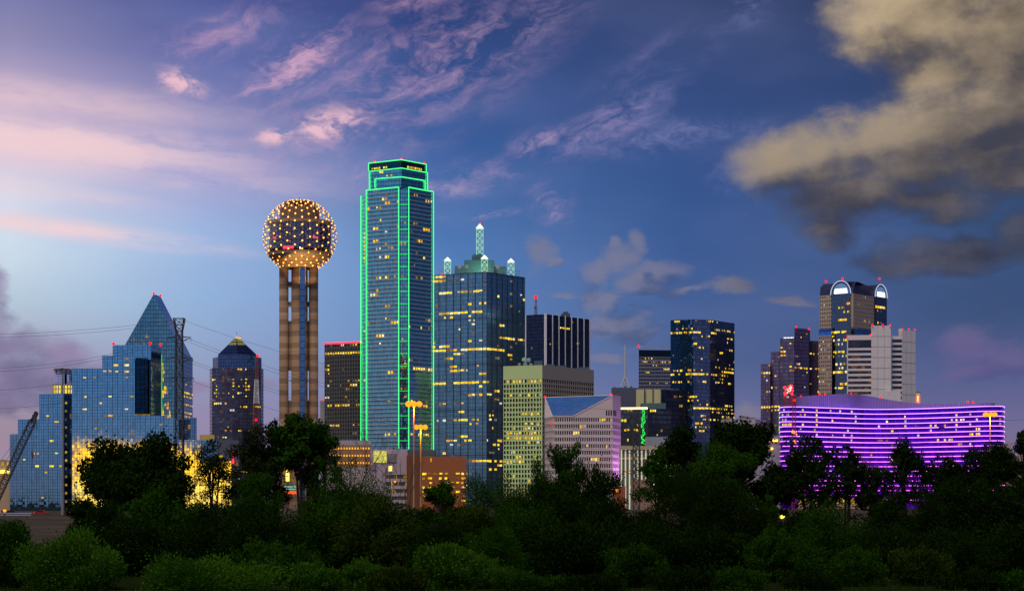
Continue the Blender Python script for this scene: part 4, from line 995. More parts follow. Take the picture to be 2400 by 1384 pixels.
B_ = Bld('faceted_tower', 'dark blue faceted glass tower with scattered yellow-lit storeys', 'skyscraper', 1645, 2000)
f12 = [(1571.5, 2012), (1625, 2000), (1664, 2006), (1721.5, 2046)]
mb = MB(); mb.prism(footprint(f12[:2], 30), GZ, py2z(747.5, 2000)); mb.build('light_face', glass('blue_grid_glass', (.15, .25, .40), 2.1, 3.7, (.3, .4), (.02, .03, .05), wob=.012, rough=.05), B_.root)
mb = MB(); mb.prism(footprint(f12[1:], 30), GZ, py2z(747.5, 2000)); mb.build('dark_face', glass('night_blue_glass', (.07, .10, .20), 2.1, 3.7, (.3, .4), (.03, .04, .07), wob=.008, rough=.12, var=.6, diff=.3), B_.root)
wb = [Wall(f12[i:i+2], 747.5, 2000, 2.1, 3.7, mx=.06, mz=.2, sill=.3) for i in range(3)]
B_.runs(wb[0], [(757, 1584, 1590, 1.), (779, 1573, 1625, .85), (776, 1581, 1625, .7), (865, 1580, 1622, .5), (867, 1588, 1604, .7), (875, 1573, 1592, .9), (874, 1608, 1625, .95), (894, 1580, 1614, .35), (921, 1613, 1624, .6), (933, 1612, 1624, .9), (941, 1612, 1624, .9)])
B_.runs(wb[1], [(756, 1632, 1660, .7), (776, 1626, 1640, .9), (789, 1630, 1664, .4), (808, 1624, 1632, 1.), (818, 1630, 1650, .4), (837, 1646, 1662, .6), (868, 1626, 1660, .4), (874, 1626, 1656, .95), (893, 1650, 1654, .9), (952, 1626, 1664, .95), (950, 1630, 1664, .5), (970, 1646, 1654, 1.), (980, 1650, 1660, .7), (990, 1632, 1646, .9), (1000, 1626, 1662, .7), (1011, 1640, 1648, 1.), (941, 1626, 1634, .7), (932, 1626, 1632, .7)])
B_.runs(wb[2], [(757, 1664, 1680, .7), (768, 1668, 1678, .8), (772, 1680, 1714, .85), (779, 1668, 1678, .9), (797, 1706, 1716, .8), (830, 1688, 1693, .9), (824, 1702, 1721, .6), (864, 1700, 1721, .7), (869, 1692, 1718, .9), (876, 1668, 1680, .9), (879, 1706, 1720, .5), (882, 1672, 1698, .7), (888, 1688, 1694, .8), (900, 1674, 1692, .6), (898, 1704, 1712, .8), (953, 1664, 1674, .9), (953, 1700, 1721, .8), (961, 1664, 1718, .65), (970, 1670, 1720, .6), (975, 1690, 1722, .5), (981, 1664, 1690, .6), (982, 1700, 1718, .6)])
B_.scatter(wb[1], 16, 2, 60); B_.scatter(wb[2], 30, 2, 60); B_.scatter(wb[0], 6, 2, 40); B_.done()

A_ = Bld('white_block', 'low off-white block with rooftop huts above the trees, left of the purple hotel', 'building', 1745, 1500)
mb = MB(); mb.prism(footprint([(1690, 1500), (1770, 1497), (1796, 1515)], 25), GZ, py2z(982, 1500)); mb.build('wall', diffuse('off_white_wall', (.46, .42, .44), .8, .1), A_.root)
mb = MB()
for (a, b, y) in ((1738, 1755, 974), (1757, 1770, 977), (1706, 1716, 979)): mb.box(px2x(a, 1505), px2x(b, 1505), 1505, 1512, py2z(982, 1500), py2z(y, 1505))
mb.build('roof_hut', diffuse('pink_grey_hut', (.3, .25, .27)), A_.root)
w = Wall([(1690, 1499.9), (1770, 1496.9)], 982, 1500, 2.4, 3.2); mb = MB()
for i in (3, 4, 7, 8): w.cellmb(mb, i, 0, .03, .06)
mb.build('wall_vent', M['steel'], A_.root); A_.done()

# ================================================================== 12 maroon stepped tower
M['maroon'] = glass('maroon_granite_glass', (.20, .15, .28), 2.6, 3.8, (.5, .9), (.14, .09, .16), wob=.012, rough=.15, var=.5, diff=.4)
B_ = Bld('maroon_tower', 'maroon granite tower stepping up in slabs towards a red-cornered top', 'skyscraper', 1850, 2050)
sl_ = [((1783, 2050), (1806.5, 2047), 852), ((1806.5, 2053), (1829, 2050), 824), ((1828.5, 2046), (1863, 2040), 793), ((1862, 2036), (1897.5, 2052), 767.5), ((1897, 2058), (1922, 2062), 798)]
wm = []
for a, b, y in sl_:
    mb = MB(); mb.prism(footprint([a, b], 25), GZ, py2z(y, a[1])); mb.build('granite_slab', M['maroon'], B_.root)
    wm.append(Wall([(a[0], a[1]-.1), (b[0], b[1]-.1)], y, a[1], 2.8, 3.8, mx=.15, mz=.2, sill=.3))
mb = MB()
for w in wm: w.slab(mb, w.L-.7, w.L, GZ, w.z1+.3, 0, .4)
mb.build('corner_joint', diffuse('dark_joint', (.03, .02, .04)), B_.root)
B_.runs(wm[0], [(860, 1785, 1806, .8), (870, 1786, 1806, .9), (880, 1786, 1804, .6), (951, 1786, 1806, .95), (959, 1796, 1804, .6), (1006, 1798, 1806, .8), (915, 1800, 1806, .8), (938, 1795, 1806, .2)])
B_.runs(wm[1], [(868, 1812, 1828, .5), (875, 1818, 1828, .5), (951, 1808, 1828, .9), (960, 1810, 1826, .6), (1006, 1808, 1824, .4), (880, 1808, 1826, .3)])
B_.runs(wm[2], [(802, 1844, 1860, .5), (813, 1830, 1842, .8), (822, 1830, 1836, .9), (832, 1830, 1840, .9), (858, 1845, 1862, .6), (866, 1850, 1862, .5)])
B_.runs(wm[3], [(794, 1876, 1896, .45), (860, 1866, 1896, .8), (870, 1880, 1897, .6)]); B_.runs(wm[4], [(826, 1900, 1920, .7), (858, 1898, 1914, .5), (862, 1905, 1920, .7), (880, 1910, 1920, .8), (870, 1898, 1912, .5)])
for w in wm: B_.scatter(w, 9, 1, 40)
mb = MB()
for i in range(7): w = wm[2]; mb.ball(w.pt(w.L*.28+i*1.5, w.z1+.6, .2), .5, 6, 4)
mb.build('roof_lamp', emit('roof_lamp_glow', (1, .92, .8), 2.5), B_.root)
for q in ((1866, 766), (1896, 771)): B_.beacon(*q, 2038, 1.2)
B_.done()

# ================================================================== 13 barrel-vaulted tower
M['vstone'] = diffuse('tan_granite', (.44, .345, .29), .7, .12)
M['vault'] = glass('slate_vault_roof', (.07, .075, .14), 2., 2., (.2, .2), (.03, .03, .05), wob=.02, rough=.3, diff=.3)
C_ = Bld('vaulted_tower', 'granite tower with barrel-vaulted roof and two bright white arches', 'skyscraper', 1999, 1940)
fc = [(1921.5, 1962), (2000, 1940), (2077, 1990)]
zt13, ztop13 = py2z(687, 1940), py2z(656, 1940)
mb = MB(); mb.prism(footprint([(a, b+.8) for a, b in fc], 38), GZ, zt13-.2); mb.build('glazing', M['dkglass'], C_.root)
wl, wr = Wall(fc[:2], 687, 1940, 1.75, 3.8, mx=.2, mz=.22, sill=.25), Wall(fc[1:], 687, 1940, 1.75, 3.8, mx=.2, mz=.22, sill=.25)
mb = MB()
def punch(mb, w, u0, u1):
    n_ = max(2, round((u1-u0)/2.0))
    for i in range(n_+1): u = u0+(u1-u0)*i/n_; w.slab(mb, max(u-.5, u0), min(u+.5, u1), GZ, w.z1, -.9, 0)
    for j in range(0, w.nz+1): z = w.z1-j*3.8; w.slab(mb, u0, u1, z-.95, z+.9 if j else z, -.85, -.06)
ul1, ul2 = wl.hit(1950, 687)[0], wl.hit(1994, 687)[0]; ur1, ur2 = wr.hit(2049, 687)[0], wr.hit(2076, 687)[0]
punch(mb, wl, 0, ul1); punch(mb, wl, ul2, wl.L); punch(mb, wr, 0, ur1)
mb.build('granite_wall', M['vstone'], C_.root)
M['bay'] = glass('blue_bay_glass', (.13, .165, .225), 1.7, 1.9, (.22, .22), (.05, .045, .06), wob=.02, rough=.07)
def bay(w, u0, u1, nm='glass_bay'):
    mb = MB(); A = w.pt(u0, 0, 1.2); B2 = w.pt(u1, 0, 1.2); C1 = w.pt(u1, 0, -4); D1 = w.pt(u0, 0, -4)
    mb.prism([(q.x, q.y) for q in (A, B2, C1, D1)], GZ, w.z1+.5); mb.build(nm, M['bay'], C_.root)
    # arch
    uc, r = (u0+u1)/2, (u1-u0)/2+.6; N = 18; hh = min((ztop13-w.z1)*1.0, 99)
    rim = MB(); gl = MB(); vt = MB(); pa = [(uc+r*math.cos(math.pi*(1-i/N)), w.z1+hh*math.sin(math.pi*i/N)) for i in range(N+1)]
    for (a, b) in zip(pa[:-1], pa[1:]):
        vt.face([w.pt(a[0], a[1], 1.2), w.pt(b[0], b[1], 1.2), w.pt(b[0], b[1], -14), w.pt(a[0], a[1], -14)][::-1], [(0, 0), (1, 0), (1, 12), (0, 12)])
        rim.tube(w.pt(a[0], a[1], 1.4), w.pt(b[0], b[1], 1.4), .55, n=6)
    k_ = .86
    pl = [(uc+(x-uc)*k_, w.z1+(z-w.z1)*k_) for x, z in pa]
    gl.face([w.pt(x, z, 1.0) for x, z in pl]); vt.build('bay_vault', M['vault'], C_.root); rim.build('arch_rim', emit('arch_rim_light', (.55, .6, .9), .8), C_.root)
    gl.build('arch_glass', M['bay'], C_.root)
    br = MB(); lit_ = [(uc+(x-uc)*.78, min(z, w.z1+hh*.42)) for x, z in pl]
    for (a, b) in zip(lit_[:-1], lit_[1:]): br.face([w.pt(a[0], w.z1+.4, 1.15), w.pt(b[0], w.z1+.4, 1.15), w.pt(b[0], b[1], 1.15), w.pt(a[0], a[1], 1.15)])
    br.build('arch_light', emit('arch_white_light', (.80, .86, 1.), 2.2), C_.root)
    dk = MB(); dk.face([w.pt(uc+r*.82*math.cos(math.pi*(1-i/N)), w.z1+.4+hh*.8*math.sin(math.pi*i/N), 1.05) for i in range(N+1)]); dk.build('arch_backlight', emit('arch_blue_light', (.12, .22, .42), .9), C_.root)
bay(wl, ul1, ul2); bay(wr, ur1, ur2)
# main vaults along both faces
mb = MB(); N = 10
for w, e0, e1 in ((wl, 0, wl.L), (wr, 0, wr.L)):
    prev = None
    for i in range(N+1):
        t = math.pi/2*i/N; z = w.z1+(ztop13-w.z1)*.93*math.sin(t); o_ = -9*(1-math.cos(t))
        cur = (w.pt(e0, z, o_), w.pt(e1, z, o_))
        if prev: mb.face([prev[0], prev[1], cur[1], cur[0]], [(0, i*1.5-1.5), (w.L, i*1.5-1.5), (w.L, i*1.5), (0, i*1.5)])
        prev = cur
a, b, c2 = wl.pt(0, wl.z1, 0), wr.pt(0, wl.z1, 0), wr.pt(wr.L, wl.z1, 0)
zc = wl.z1+(ztop13-wl.z1)*.93; bx = px2x(1922.5, a.y+38)
mb.face([wl.pt(0, zc, -9), wl.pt(wl.L, zc, -9), wr.pt(0, zc, -9), wr.pt(wr.L, zc, -9), (c2.x, c2.y+38, zc), (bx, a.y+38, zc)])
mb.face([(a.x, a.y, wl.z1), wl.pt(0, wl.z1+(ztop13-wl.z1)*.66, -2.5), wl.pt(0, zc, -9), (bx, a.y+38, zc), (bx, a.y+38, wl.z1)])
mb.face([(c2.x, c2.y, wl.z1), wr.pt(wr.L, wl.z1+(ztop13-wl.z1)*.66, -2.5), wr.pt(wr.L, zc, -9), (c2.x, c2.y+38, zc), (c2.x, c2.y+38, wl.z1)])
mb.build('vault_roof', M['vault'], C_.root)
# wider lower body with the curved blue shoulders
zs13 = py2z(784, 1940)
fl13 = [(1918.5, 1958), (1950, 1949)]
for fr, nm in (([(1918.5, 1957), (1949, 1948.5)], 'l'), ([(2003, 1936), (2052, 1968)], 'r')):
    w = Wall(fr, 784, 1940, 1.75, 3.8); mb = MB(); mb.prism(footprint([(a_, b_+.8) for a_, b_ in fr], 12), GZ, zs13-.2); mb.build('glazing', M['dkglass'], C_.root)
    mb = MB(); punch(mb, w, 0, w.L); mb.build('granite_wall', M['vstone'], C_.root)
    mb = MB(); prev = None
    for i in range(8):
        t = math.pi/2*i/7; cur = [w.pt(u, zs13+7.5*math.sin(t), .1-4*(1-math.cos(t))) for u in (0, w.L)]
        if prev: mb.face([prev[0], prev[1], cur[1], cur[0]], [(0, i*1.), (w.L, i*1.), (w.L, i+1.), (0, i+1.)])
        prev = cur
    mb.face([w.pt(0, zs13, .1), w.pt(0, zs13+7.5, -3.9), w.pt(0, zs13, -3.9)]); mb.face([w.pt(w.L, zs13, .1), w.pt(w.L, zs13+7.5, -3.9), w.pt(w.L, zs13, -3.9)])
    mb.build('curved_shoulder', glass('blue_shoulder_glass', (.2, .42, .75), 1.8, 2., wob=.02, rough=.08), C_.root)
    inset(w, -.35)
    if nm == 'l': C_.runs(w, [(871, 1920, 1934, .9), (873, 1935, 1948, .5), (882, 1926, 1946, .2), (890, 1921, 1930, .9), (815, 1930, 1946, .3), (805, 1922, 1946, .2), (840, 1920, 1946, .12), (905, 1920, 1946, .12)]); C_.scatter(w, 22, 1, 34, 'lit')
wbay = Wall([(q.x, q.y) for q in (wl.pt(ul1, 0, 1.25), wl.pt(ul2, 0, 1.25))], 687, 1940, 1.75, 3.8, xy=True, mx=.05, mz=.2, sill=.2)
C_.runs(wbay, [(776, 1952, 1980, .9), (782, 1956, 1986, .6), (788, 1952, 1980, .4), (797, 1956, 1984, .7), (806, 1954, 1976, .6), (823, 1954, 1978, .85), (850, 1960, 1984, .8), (860, 1964, 1982, .5), (871, 1953, 1982, 1.), (748, 1968, 1984, .9), (710, 1988, 1994, .9), (719, 1968, 1984, .5), (727, 1974, 1990, .5), (897, 1970, 1982, .9), (838, 1954, 1970, .5), (905, 1960, 1984, .7), (831, 1956, 1984, .4)])
wbr = Wall([(q.x, q.y) for q in (wr.pt(ur1, 0, 1.25), wr.pt(ur2, 0, 1.25))], 687, 1940, 1.75, 3.8, xy=True, mx=.05, mz=.2, sill=.2)
C_.runs(wbr, [(721, 2050, 2074, .95), (724, 2056, 2072, .5), (757, 2050, 2066, .7)])
inset(wl, -.35); inset(wr, -.35)
C_.runs(wl, [(686+2, 1938, 1946, .9), (716, 1932, 1946, .7), (740, 1928, 1946, .3), (753, 1930, 1946, .6)]); C_.runs(wr, [(690, 2005, 2046, .2), (713, 2010, 2022, .8), (748, 2026, 2040, .7)])
C_.scatter(wl, 14, 0, 20, 'litdim')
for q in ((1936, 659, 1952), (1975, 652.5, 1945), (2061, 652.5, 1975)): C_.beacon(*q, 1.3)
C_.done()

# ================================================================== 14 white concrete office tower
M['wconc'] = diffuse('white_concrete', (.72, .68, .65), .85, .20)
X_ = Bld('white_concrete_tower', 'blank white concrete tower with dark window bands between its shafts', 'office tower', 2060, 1750)
def wblock(fr, y, ref, mat='wconc', nm='concrete_shaft', back=22):
    mb = MB(); mb.prism(footprint(fr, back), GZ, py2z(y, ref)); mb.build(nm, M[mat], X_.root)
wblock([(2042, 1742), (2088, 1742)], 762.5, 1742, back=30); wblock([(2113.5, 1748), (2146, 1757)], 773.5, 1748); wblock([(2106, 1762), (2116, 1762)], 770, 1762, back=4)
wblock([(1985, 1749), (2043, 1746)], 786.5, 1750, 'dkglass', 'glazing'); wblock([(2087, 1751), (2114, 1751)], 788, 1750, 'dkglass', 'glazing')
mb = MB()
for fr, y in (([(1985, 1748.9), (2043, 1745.9)], 786.5), ([(2087.5, 1750.9), (2114, 1750.9)], 788)):
    w = Wall(fr, y, 1750, 3, 4.4); w.slab(mb, 0, w.L, w.z1-(3.8 if y < 787 else 2.4), w.z1+.3, -.1, .9)
    z = w.z1-(10.6 if y < 787 else 5.2)
    while z > GZ+3: w.slab(mb, 0, w.L, z-1.9, z, -.1, .9); z -= 4.4 if y < 787 else 4.4
    w.slab(mb, 0, .9, GZ, w.z1, 0, 1.0)
mb.build('white_band', M['wconc'], X_.root)
mb = MB(); mb.prism(footprint([(2071, 1738), (2111, 1738)], 6), GZ, py2z(915, 1738)); mb.build('low_wing', M['wconc'], X_.root)
mb = MB()
for fr, z_top in (([(2042, 1741.9), (2088, 1741.9)], 762.5), ([(2113.5, 1747.9), (2146, 1756.9)], 773.5)):
    w = Wall(fr, z_top, 1742, 5.6, 9)
    for j in range(1, w.nz): w.slab(mb, 0, w.L, w.z1-j*9-.12, w.z1-j*9+.12, 0, .05)
    for i in range(1, w.nu): w.slab(mb, i*w.pu-.1, i*w.pu+.1, GZ, w.z1, 0, .05)
mb.build('panel_joint', diffuse('grey_joint', (.36, .34, .33)), X_.root)
w = Wall([(1985, 1748.5), (2043, 1745.5)], 786.5, 1750, 2, 4.4); X_.scatter(w, 5, 1, 30, 'litwhite')
for q in ((1986, 787), (2040, 784), (2045, 761), (2069, 760), (2086, 761.5), (2115, 771), (2130, 771), (2144, 772)): X_.beacon(*q, 1741, .85)
X_.done()
A_ = Bld('sign_tower', 'small cream tower with a vertical red and yellow lit sign', 'sign tower', 2151, 1800)
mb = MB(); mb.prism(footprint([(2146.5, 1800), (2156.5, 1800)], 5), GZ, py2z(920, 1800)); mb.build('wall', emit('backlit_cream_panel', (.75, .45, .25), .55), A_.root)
mb = MB(); mb.box(px2x(2145.5, 1799), px2x(2157.5, 1799), 1798, 1806, py2z(920, 1800)+.1, py2z(918, 1800)); mb.build('cap', M['roof'], A_.root)
mb = MB()
for i in range(9):
    for s in (-1, 1): mb.ball((px2x(2151.5+s*(3.8 if 1 < i < 8 else 2.2 if i != 8 and i != 0 else 1), 1799), 1799, py2z(926+i*2.1, 1799)), .38, 6, 4)
mb.build('red_sign_lamp', M['redneon'], A_.root)
mb = MB(); mb.box(px2x(2150.3, 1799), px2x(2152.5, 1799), 1799, 1799.6, py2z(940, 1799), py2z(927, 1799)); mb.build('yellow_sign_bar', M['yellow'], A_.root); A_.done()

# ================================================================== 15 curved purple hotel
O_ = Bld('curved_hotel', 'wide concave glass hotel striped with purple light lines at every floor', 'hotel', 2090, 1540)
cp = [(1829, 1545), (1829.5, 1532), (1836, 1523), (1850, 1519), (1880, 1521), (1945, 1537), (2045, 1558), (2150, 1549), (2250, 1526), (2300, 1512), (2335, 1508), (2347, 1510), (2351.5, 1518), (2352, 1532)]
def catmull(p, n=6):
    o = []
    for i in range(len(p)-1):
        a, b, c, d = p[max(i-1, 0)], p[i], p[i+1], p[min(i+2, len(p)-1)]
        for j in range(n):
            t = j/n; o.append(tuple(.5*((2*b[q]) + (c[q]-a[q])*t + (2*a[q]-5*b[q]+4*c[q]-d[q])*t*t + (3*b[q]-a[q]-3*c[q]+d[q])*t**3) for q in (0, 1)))
    o.append(p[-1]); return o
cf = catmull(cp, 5)
ztO = py2z(951.5, 1510)
mb = MB(); mb.prism(footprint(cf, 30), GZ, ztO)
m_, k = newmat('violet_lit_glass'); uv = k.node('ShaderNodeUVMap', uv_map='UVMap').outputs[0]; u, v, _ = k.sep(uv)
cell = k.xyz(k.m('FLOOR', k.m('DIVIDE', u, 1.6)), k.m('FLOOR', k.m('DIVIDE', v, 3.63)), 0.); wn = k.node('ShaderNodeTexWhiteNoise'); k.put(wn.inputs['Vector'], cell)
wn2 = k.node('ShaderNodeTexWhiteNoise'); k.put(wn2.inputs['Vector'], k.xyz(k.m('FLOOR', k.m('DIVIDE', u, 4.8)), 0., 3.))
c = k.scale(k.xyz(.12, .010, .62), k.m('MULTIPLY', k.m('MULTIPLY_ADD', wn.outputs['Value'], .7, .5), k.m('MULTIPLY_ADD', wn2.outputs['Value'], .5, .7)))  # dark blue glass with the violet wash of the light lines put into its colour
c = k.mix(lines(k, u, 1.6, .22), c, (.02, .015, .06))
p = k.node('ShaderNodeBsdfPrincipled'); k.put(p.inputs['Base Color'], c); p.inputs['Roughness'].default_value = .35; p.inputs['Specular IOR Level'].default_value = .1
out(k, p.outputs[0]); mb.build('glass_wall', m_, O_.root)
wO = Wall(cf, 0, 1510, 2.0, 3.63, ztop=ztO, mx=.12, mz=.35, sill=.2)
NL = 20
for j in range(NL):
    mb = MB(); f_ = j/(NL-1)
    n_ = 90; rj = random.Random(j); gap = rj.uniform(.1, .9)
    us = [wO.L*i/n_ for i in range(n_+1)]
    z = ztO - j*3.63
    pts = [wO.pt(min(u, wO.L-.01), z, .75) for u in us]
    for i, (a, b) in enumerate(zip(pts[:-1], pts[1:])):
        if j == 4 and 61 <= i <= 62: continue
        mb.tube(a, b, .33, n=4, cap=False)
    col = tuple(a*(1-f_)+b*f_ for a, b in zip((.50, .20, 1.), (1., .09, .70)))
    mb.build('light_line', emit('violet_line_%d' % 0 if False else 'violet_line', col, 3.2, True), O_.root)
mb = MB()
for j in range(NL): z = ztO-j*3.63; wO.bands
ul = [wO.L*i/60 for i in range(61)]
for j in range(NL):
    z = ztO-j*3.63
    for a, b in zip(ul[:-1], ul[1:]): wO.slab(mb, a, b-.001, z-.35, z+.3, .02, .40)
mb.build('floor_ledge', diffuse('dark_ledge', (.05, .04, .09), .6), O_.root)
hj = lambda py, px: wO.cell(px, py)
for (x, y) in ((1882,962),(1914,962),(1948,965),(1967,965),(1995,965),(2007,975),(1914,974),(1914,985),(1882,996),(1914,996),(1915,1018),(2008,987),(2120,976),(2120,987),(2121,998),(2182,999),(2150,1017),(2063,998),(2181,1007),(2241,971),(2241,983),(2242,995),(2243,1007),(2272,971),(2276,971),(2230,982),(2258,983),(2254,983),(2292,982),(2273,994),(2193,994),(2212,994),(2273,1015),(2277,1015),(2290,1005),(2294,1005),(2288,1017),(2294,1017),(2200,1029),(2212,1029),(2216,1029),(2226,1029),(2232,1029),(2273,1040),(1989,1007),(1996,1015),(1953,1018),(1996,1030),(1980,1018),(2090,1007),(2078,985),(2342,983),(2344,994),(2090,1075),(2040,1062),(1953,985),(1876,1007)):
    O_.dots(wO, [(x, y)], O_.rng.choice(['lit', 'lit', 'litwhite']))
for y in (963, 975, 986): O_.runs(wO, [(y, 1833, 1845, .7)], 'litwhite')
O_.runs(wO, [(998, 1835, 1850, .9)], 'lit')
O_.scatter(wO, 34, 0, 18, 'litdim')
w = Wall([(1870, 1500), (2080, 1500)], 1166, 1500, 3.4, 6)
mb = MB(); mb.prism(footprint([(1870, 1500), (2080, 1500)], 14), GZ, w.z1); mb.build('podium', diffuse('warm_podium_wall', (.55, .38, .24), .8), O_.root)
O_.runs(w, [(1172, 1880, 2070, .6)], 'litdim')
# undulating louvred parapet, set back
pf = [(1865, 1528, 930), (1905, 1530, 926), (1985, 1545, 922.5), (2030, 1556, 926), (2095, 1560, 938), (2150, 1552, 944.5), (2230, 1540, 945), (2320, 1528, 943.5), (2330, 1532, 946)]
pf = [(a, b+11, c) for a, b, c in pf]; pc = catmull([(a, b) for a, b, _ in pf], 6); pcz = catmull([(a, c) for a, _, c in pf], 6)
mb = MB(); rb = MB(); u = 0
for i in range(len(pc)-1):
    a, b = pc[i], pc[i+1]; A = (px2x(*a), a[1]); B2 = (px2x(*b), b[1]); za_, zb_ = py2z(pcz[i][1], a[1]), py2z(pcz[i+1][1], b[1]); L = math.dist(A, B2)
    mb.face([(*A, ztO-.5), (*B2, ztO-.5), (*B2, zb_), (*A, za_)], [(u, 0), (u+L, 0), (u+L, 9), (u, 9)]); u += L
    mb.face([(*A, za_), (*B2, zb_), (B2[0], B2[1]+14, zb_), (A[0], A[1]+14, za_)])
    for q in (.0, .33, .66):
        x, y, z = A[0]+(B2[0]-A[0])*q, A[1]+(B2[1]-A[1])*q, za_+(zb_-za_)*q; rb.box(x-.12, x+.12, y-.35, y-.02, ztO, z+.1)
mb.build('louvre_parapet', diffuse('violet_washed_louvre', (.40, .28, .62), .5, .1), O_.root); rb.build('louvre_rib', diffuse('dark_louvre_rib', (.16, .14, .22), .5), O_.root)  # violet cast by the light lines is mixed into the louvre colour
mb = MB(); mb.tube(wO.pt(6.5, ztO-3, .8), wO.pt(6.5, ztO-34, .8), .25, n=4); mb.build('green_glow_strip', M['greenrung'], O_.root)
for q in ((1877, 928), (1921, 923), (1934, 923), (1995, 921), (2064, 931), (2268, 941), (2281, 942)): O_.beacon(*q, 1540, .9)
O_.done()
mb = MB(); us = [wO.L*(.08+.86*i/60) for i in range(61)]
for a, b in zip(us[:-1], us[1:]): mb.tube(wO.pt(a, ztO+.25, -2.5), wO.pt(b, ztO+.25, -2.5), .22, n=4, cap=False)
mb.build('added_roof_strip', emit('added_violet_strip', (.40, .12, 1.), 14, True), O_.root)  # unseen strip added behind the roof edge to wash the parapet violet
# red neon winged horse on its derrick
A_ = Bld('neon_horse_sign', 'red neon flying horse on a dark red derrick above the purple hotel roof', 'sign', 1848, 1600)
xx, zq_ = px2x(1848, 1600), py2z(916, 1600)
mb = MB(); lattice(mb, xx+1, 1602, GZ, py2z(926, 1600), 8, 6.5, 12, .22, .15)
mb.build('derrick', emit('red_lit_derrick', (.35, .015, .03), .55), A_.root)  # steel is no lamp, the red light on it is put in as emission
hp = [(-4.6, 2.6), (-3.2, 3.6), (-2.2, 2.6), (-2.6, 1.4), (-.8, 2.2), (.8, 4.6), (2.8, 4.4), (1.6, 2.8), (3.4, 2.6), (2.0, 1.2), (3.6, .4), (2.4, -1.4), (3.4, -3.2), (2.2, -2.6), (1.2, -1.2), (-.8, -1.2), (-2.2, -2.8), (-3.6, -3.6), (-2.8, -1.8), (-4.2, -1.6), (-2.6, -.4), (-2.8, 1.0), (-4.6, 2.6)]
mb = MB(); mb.path([(xx+x*1.0, 1597.5, zq_+z*1.05) for x, z in hp], .26, 5); mb.build('horse_outline', M['redneon'], A_.root)
mb = MB(); mb.path([(xx+x, 1597.2, zq_+z) for x, z in ((-1.8, .8), (.2, 1.6), (1.4, 3.6), (2, 2.4), (1, 1.4), (1.6, .2), (-.6, -.3), (-1.8, -1.6))], .34, 5); mb.build('horse_inner_tube', emit('pale_neon', (1., .5, .35), 2.4), A_.root); A_.done()
# radio mast in front of the hotel
mast = thing('radio_mast', 'red-lit lattice radio mast standing in front of the purple hotel', 'mast', (px2x(1861, 1300), 1300, GZ)); xm = px2x(1861, 1300)
mb = MB(); lattice(mb, xm, 1300, GZ, py2z(940, 1300), 2.6, 2.0, 26, .11, .07); mb.build('lattice', M['red_steel'], mast)
mb = MB()
for y, h_ in ((1012, 3.2), (1035, 2.6), (1056, 2.2), (1073, 2.4)):
    for _ in range(9): mb.ball((xm+random.uniform(-1.5, 1.5), 1298.6, py2z(y, 1299)+random.uniform(-h_/2, h_/2)), .42, 6, 4)
mb.build('red_light', emit('red_orange_light', (1., .16, .03), 4), mast)
mb = MB(); mb.ball((xm, 1299, py2z(937, 1300)), .9); mb.build('beacon', M['red'], mast)
mb = MB(); mb.lathe(xm, 1300, [(1.2, py2z(925, 1300)), (2.2, py2z(929, 1300)), (2.2, py2z(926, 1300))][::-1], 10); mb.build('antenna_drum', M['red_steel'], mast)
mast = thing('broadcast_mast', 'red and white lattice mast in front of the pyramid-roofed granite tower', 'mast', (px2x(602, 1500), 1500, GZ)); xm = px2x(602, 1500)
def zm(y): return py2z(y, 1500)
mb = MB(); lattice(mb, xm, 1500, zm(889), zm(834), 2.4, 1.5, 9, .16, .11); lattice(mb, xm-.4, 1500, GZ, zm(946), 7, 4.0, 16, .16, .10); mb.build('red_section', diffuse('dull_red_steel', (.32, .09, .07), .6), mast)
mb = MB(); lattice(mb, xm-.2, 1500, zm(946), zm(889), 4.0, 2.4, 9, .2, .13); mb.build('white_section', diffuse('white_mast_steel', (.8, .82, .7), .5), mast)  # white section, even pale base colour
for q in ((604, 833), (600, 983)):
    mb = MB(); mb.ball((px2x(q[0], 1498), 1498, py2z(q[1], 1498)), 1.0); mb.build('beacon', M['red'], mast)

# ================================================================== 16 low buildings in the middle
A_ = Bld('brick_garage', 'red-brown brick block with rows of yellow-lit slots in front of the navy glass tower', 'parking garage', 1040, 1250)
mb = MB(); mb.prism(footprint([(988, 1250), (1093, 1246)], 30), GZ, py2z(1069, 1250)); mb.build('wall', diffuse('red_brown_brick', (.36, .12, .045), .85, .12), A_.root)
mb = MB(); mb.prism(footprint([(953, 1256), (989, 1256)], 20), GZ, py2z(1066, 1250)); mb.build('side_wing', diffuse('dark_brick', (.20, .07, .03), .85), A_.root)
w = Wall([(988, 1249.9), (1093, 1245.9)], 1104, 1250, 3.4, 2.75, mx=.14, mz=.3, sill=.22)
for j in range(0, 7): A_.runs(w, [(1105+j*10.5+1, 999 if j else 998, 1080+j, .8)])
mb = MB(); w.slab(mb, 5.6, 6.2, py2z(1082, 1250), py2z(1073, 1250), 0, .2); mb.build('slot_light', M['lit'], A_.root)
mb = MB(); mb.box(px2x(955, 1258), px2x(1020, 1258), 1258, 1268, py2z(1066, 1250), py2z(1054, 1258)); mb.build('roof_unit', M['roof'], A_.root); A_.done()
A_ = Bld('pale_hall', 'pale lilac-lit low building with a big yellow window and open deck floors', 'building', 920, 1270)
mb = MB(); mb.prism(footprint([(868, 1270), (957, 1270)], 30), GZ, py2z(1052, 1270)); mb.build('wall', diffuse('lilac_white_wall', (.50, .40, .46), .8, .1), A_.root)
mb = MB(); mb.box(px2x(875, 1269), px2x(906, 1269), 1269.4, 1269.9, py2z(1083, 1269), py2z(1056, 1269)); mb.build('big_window', lit_window('big_window_glass', [(0, (.8, .75, .15)), (1, (1, .85, .25))], .9), A_.root)
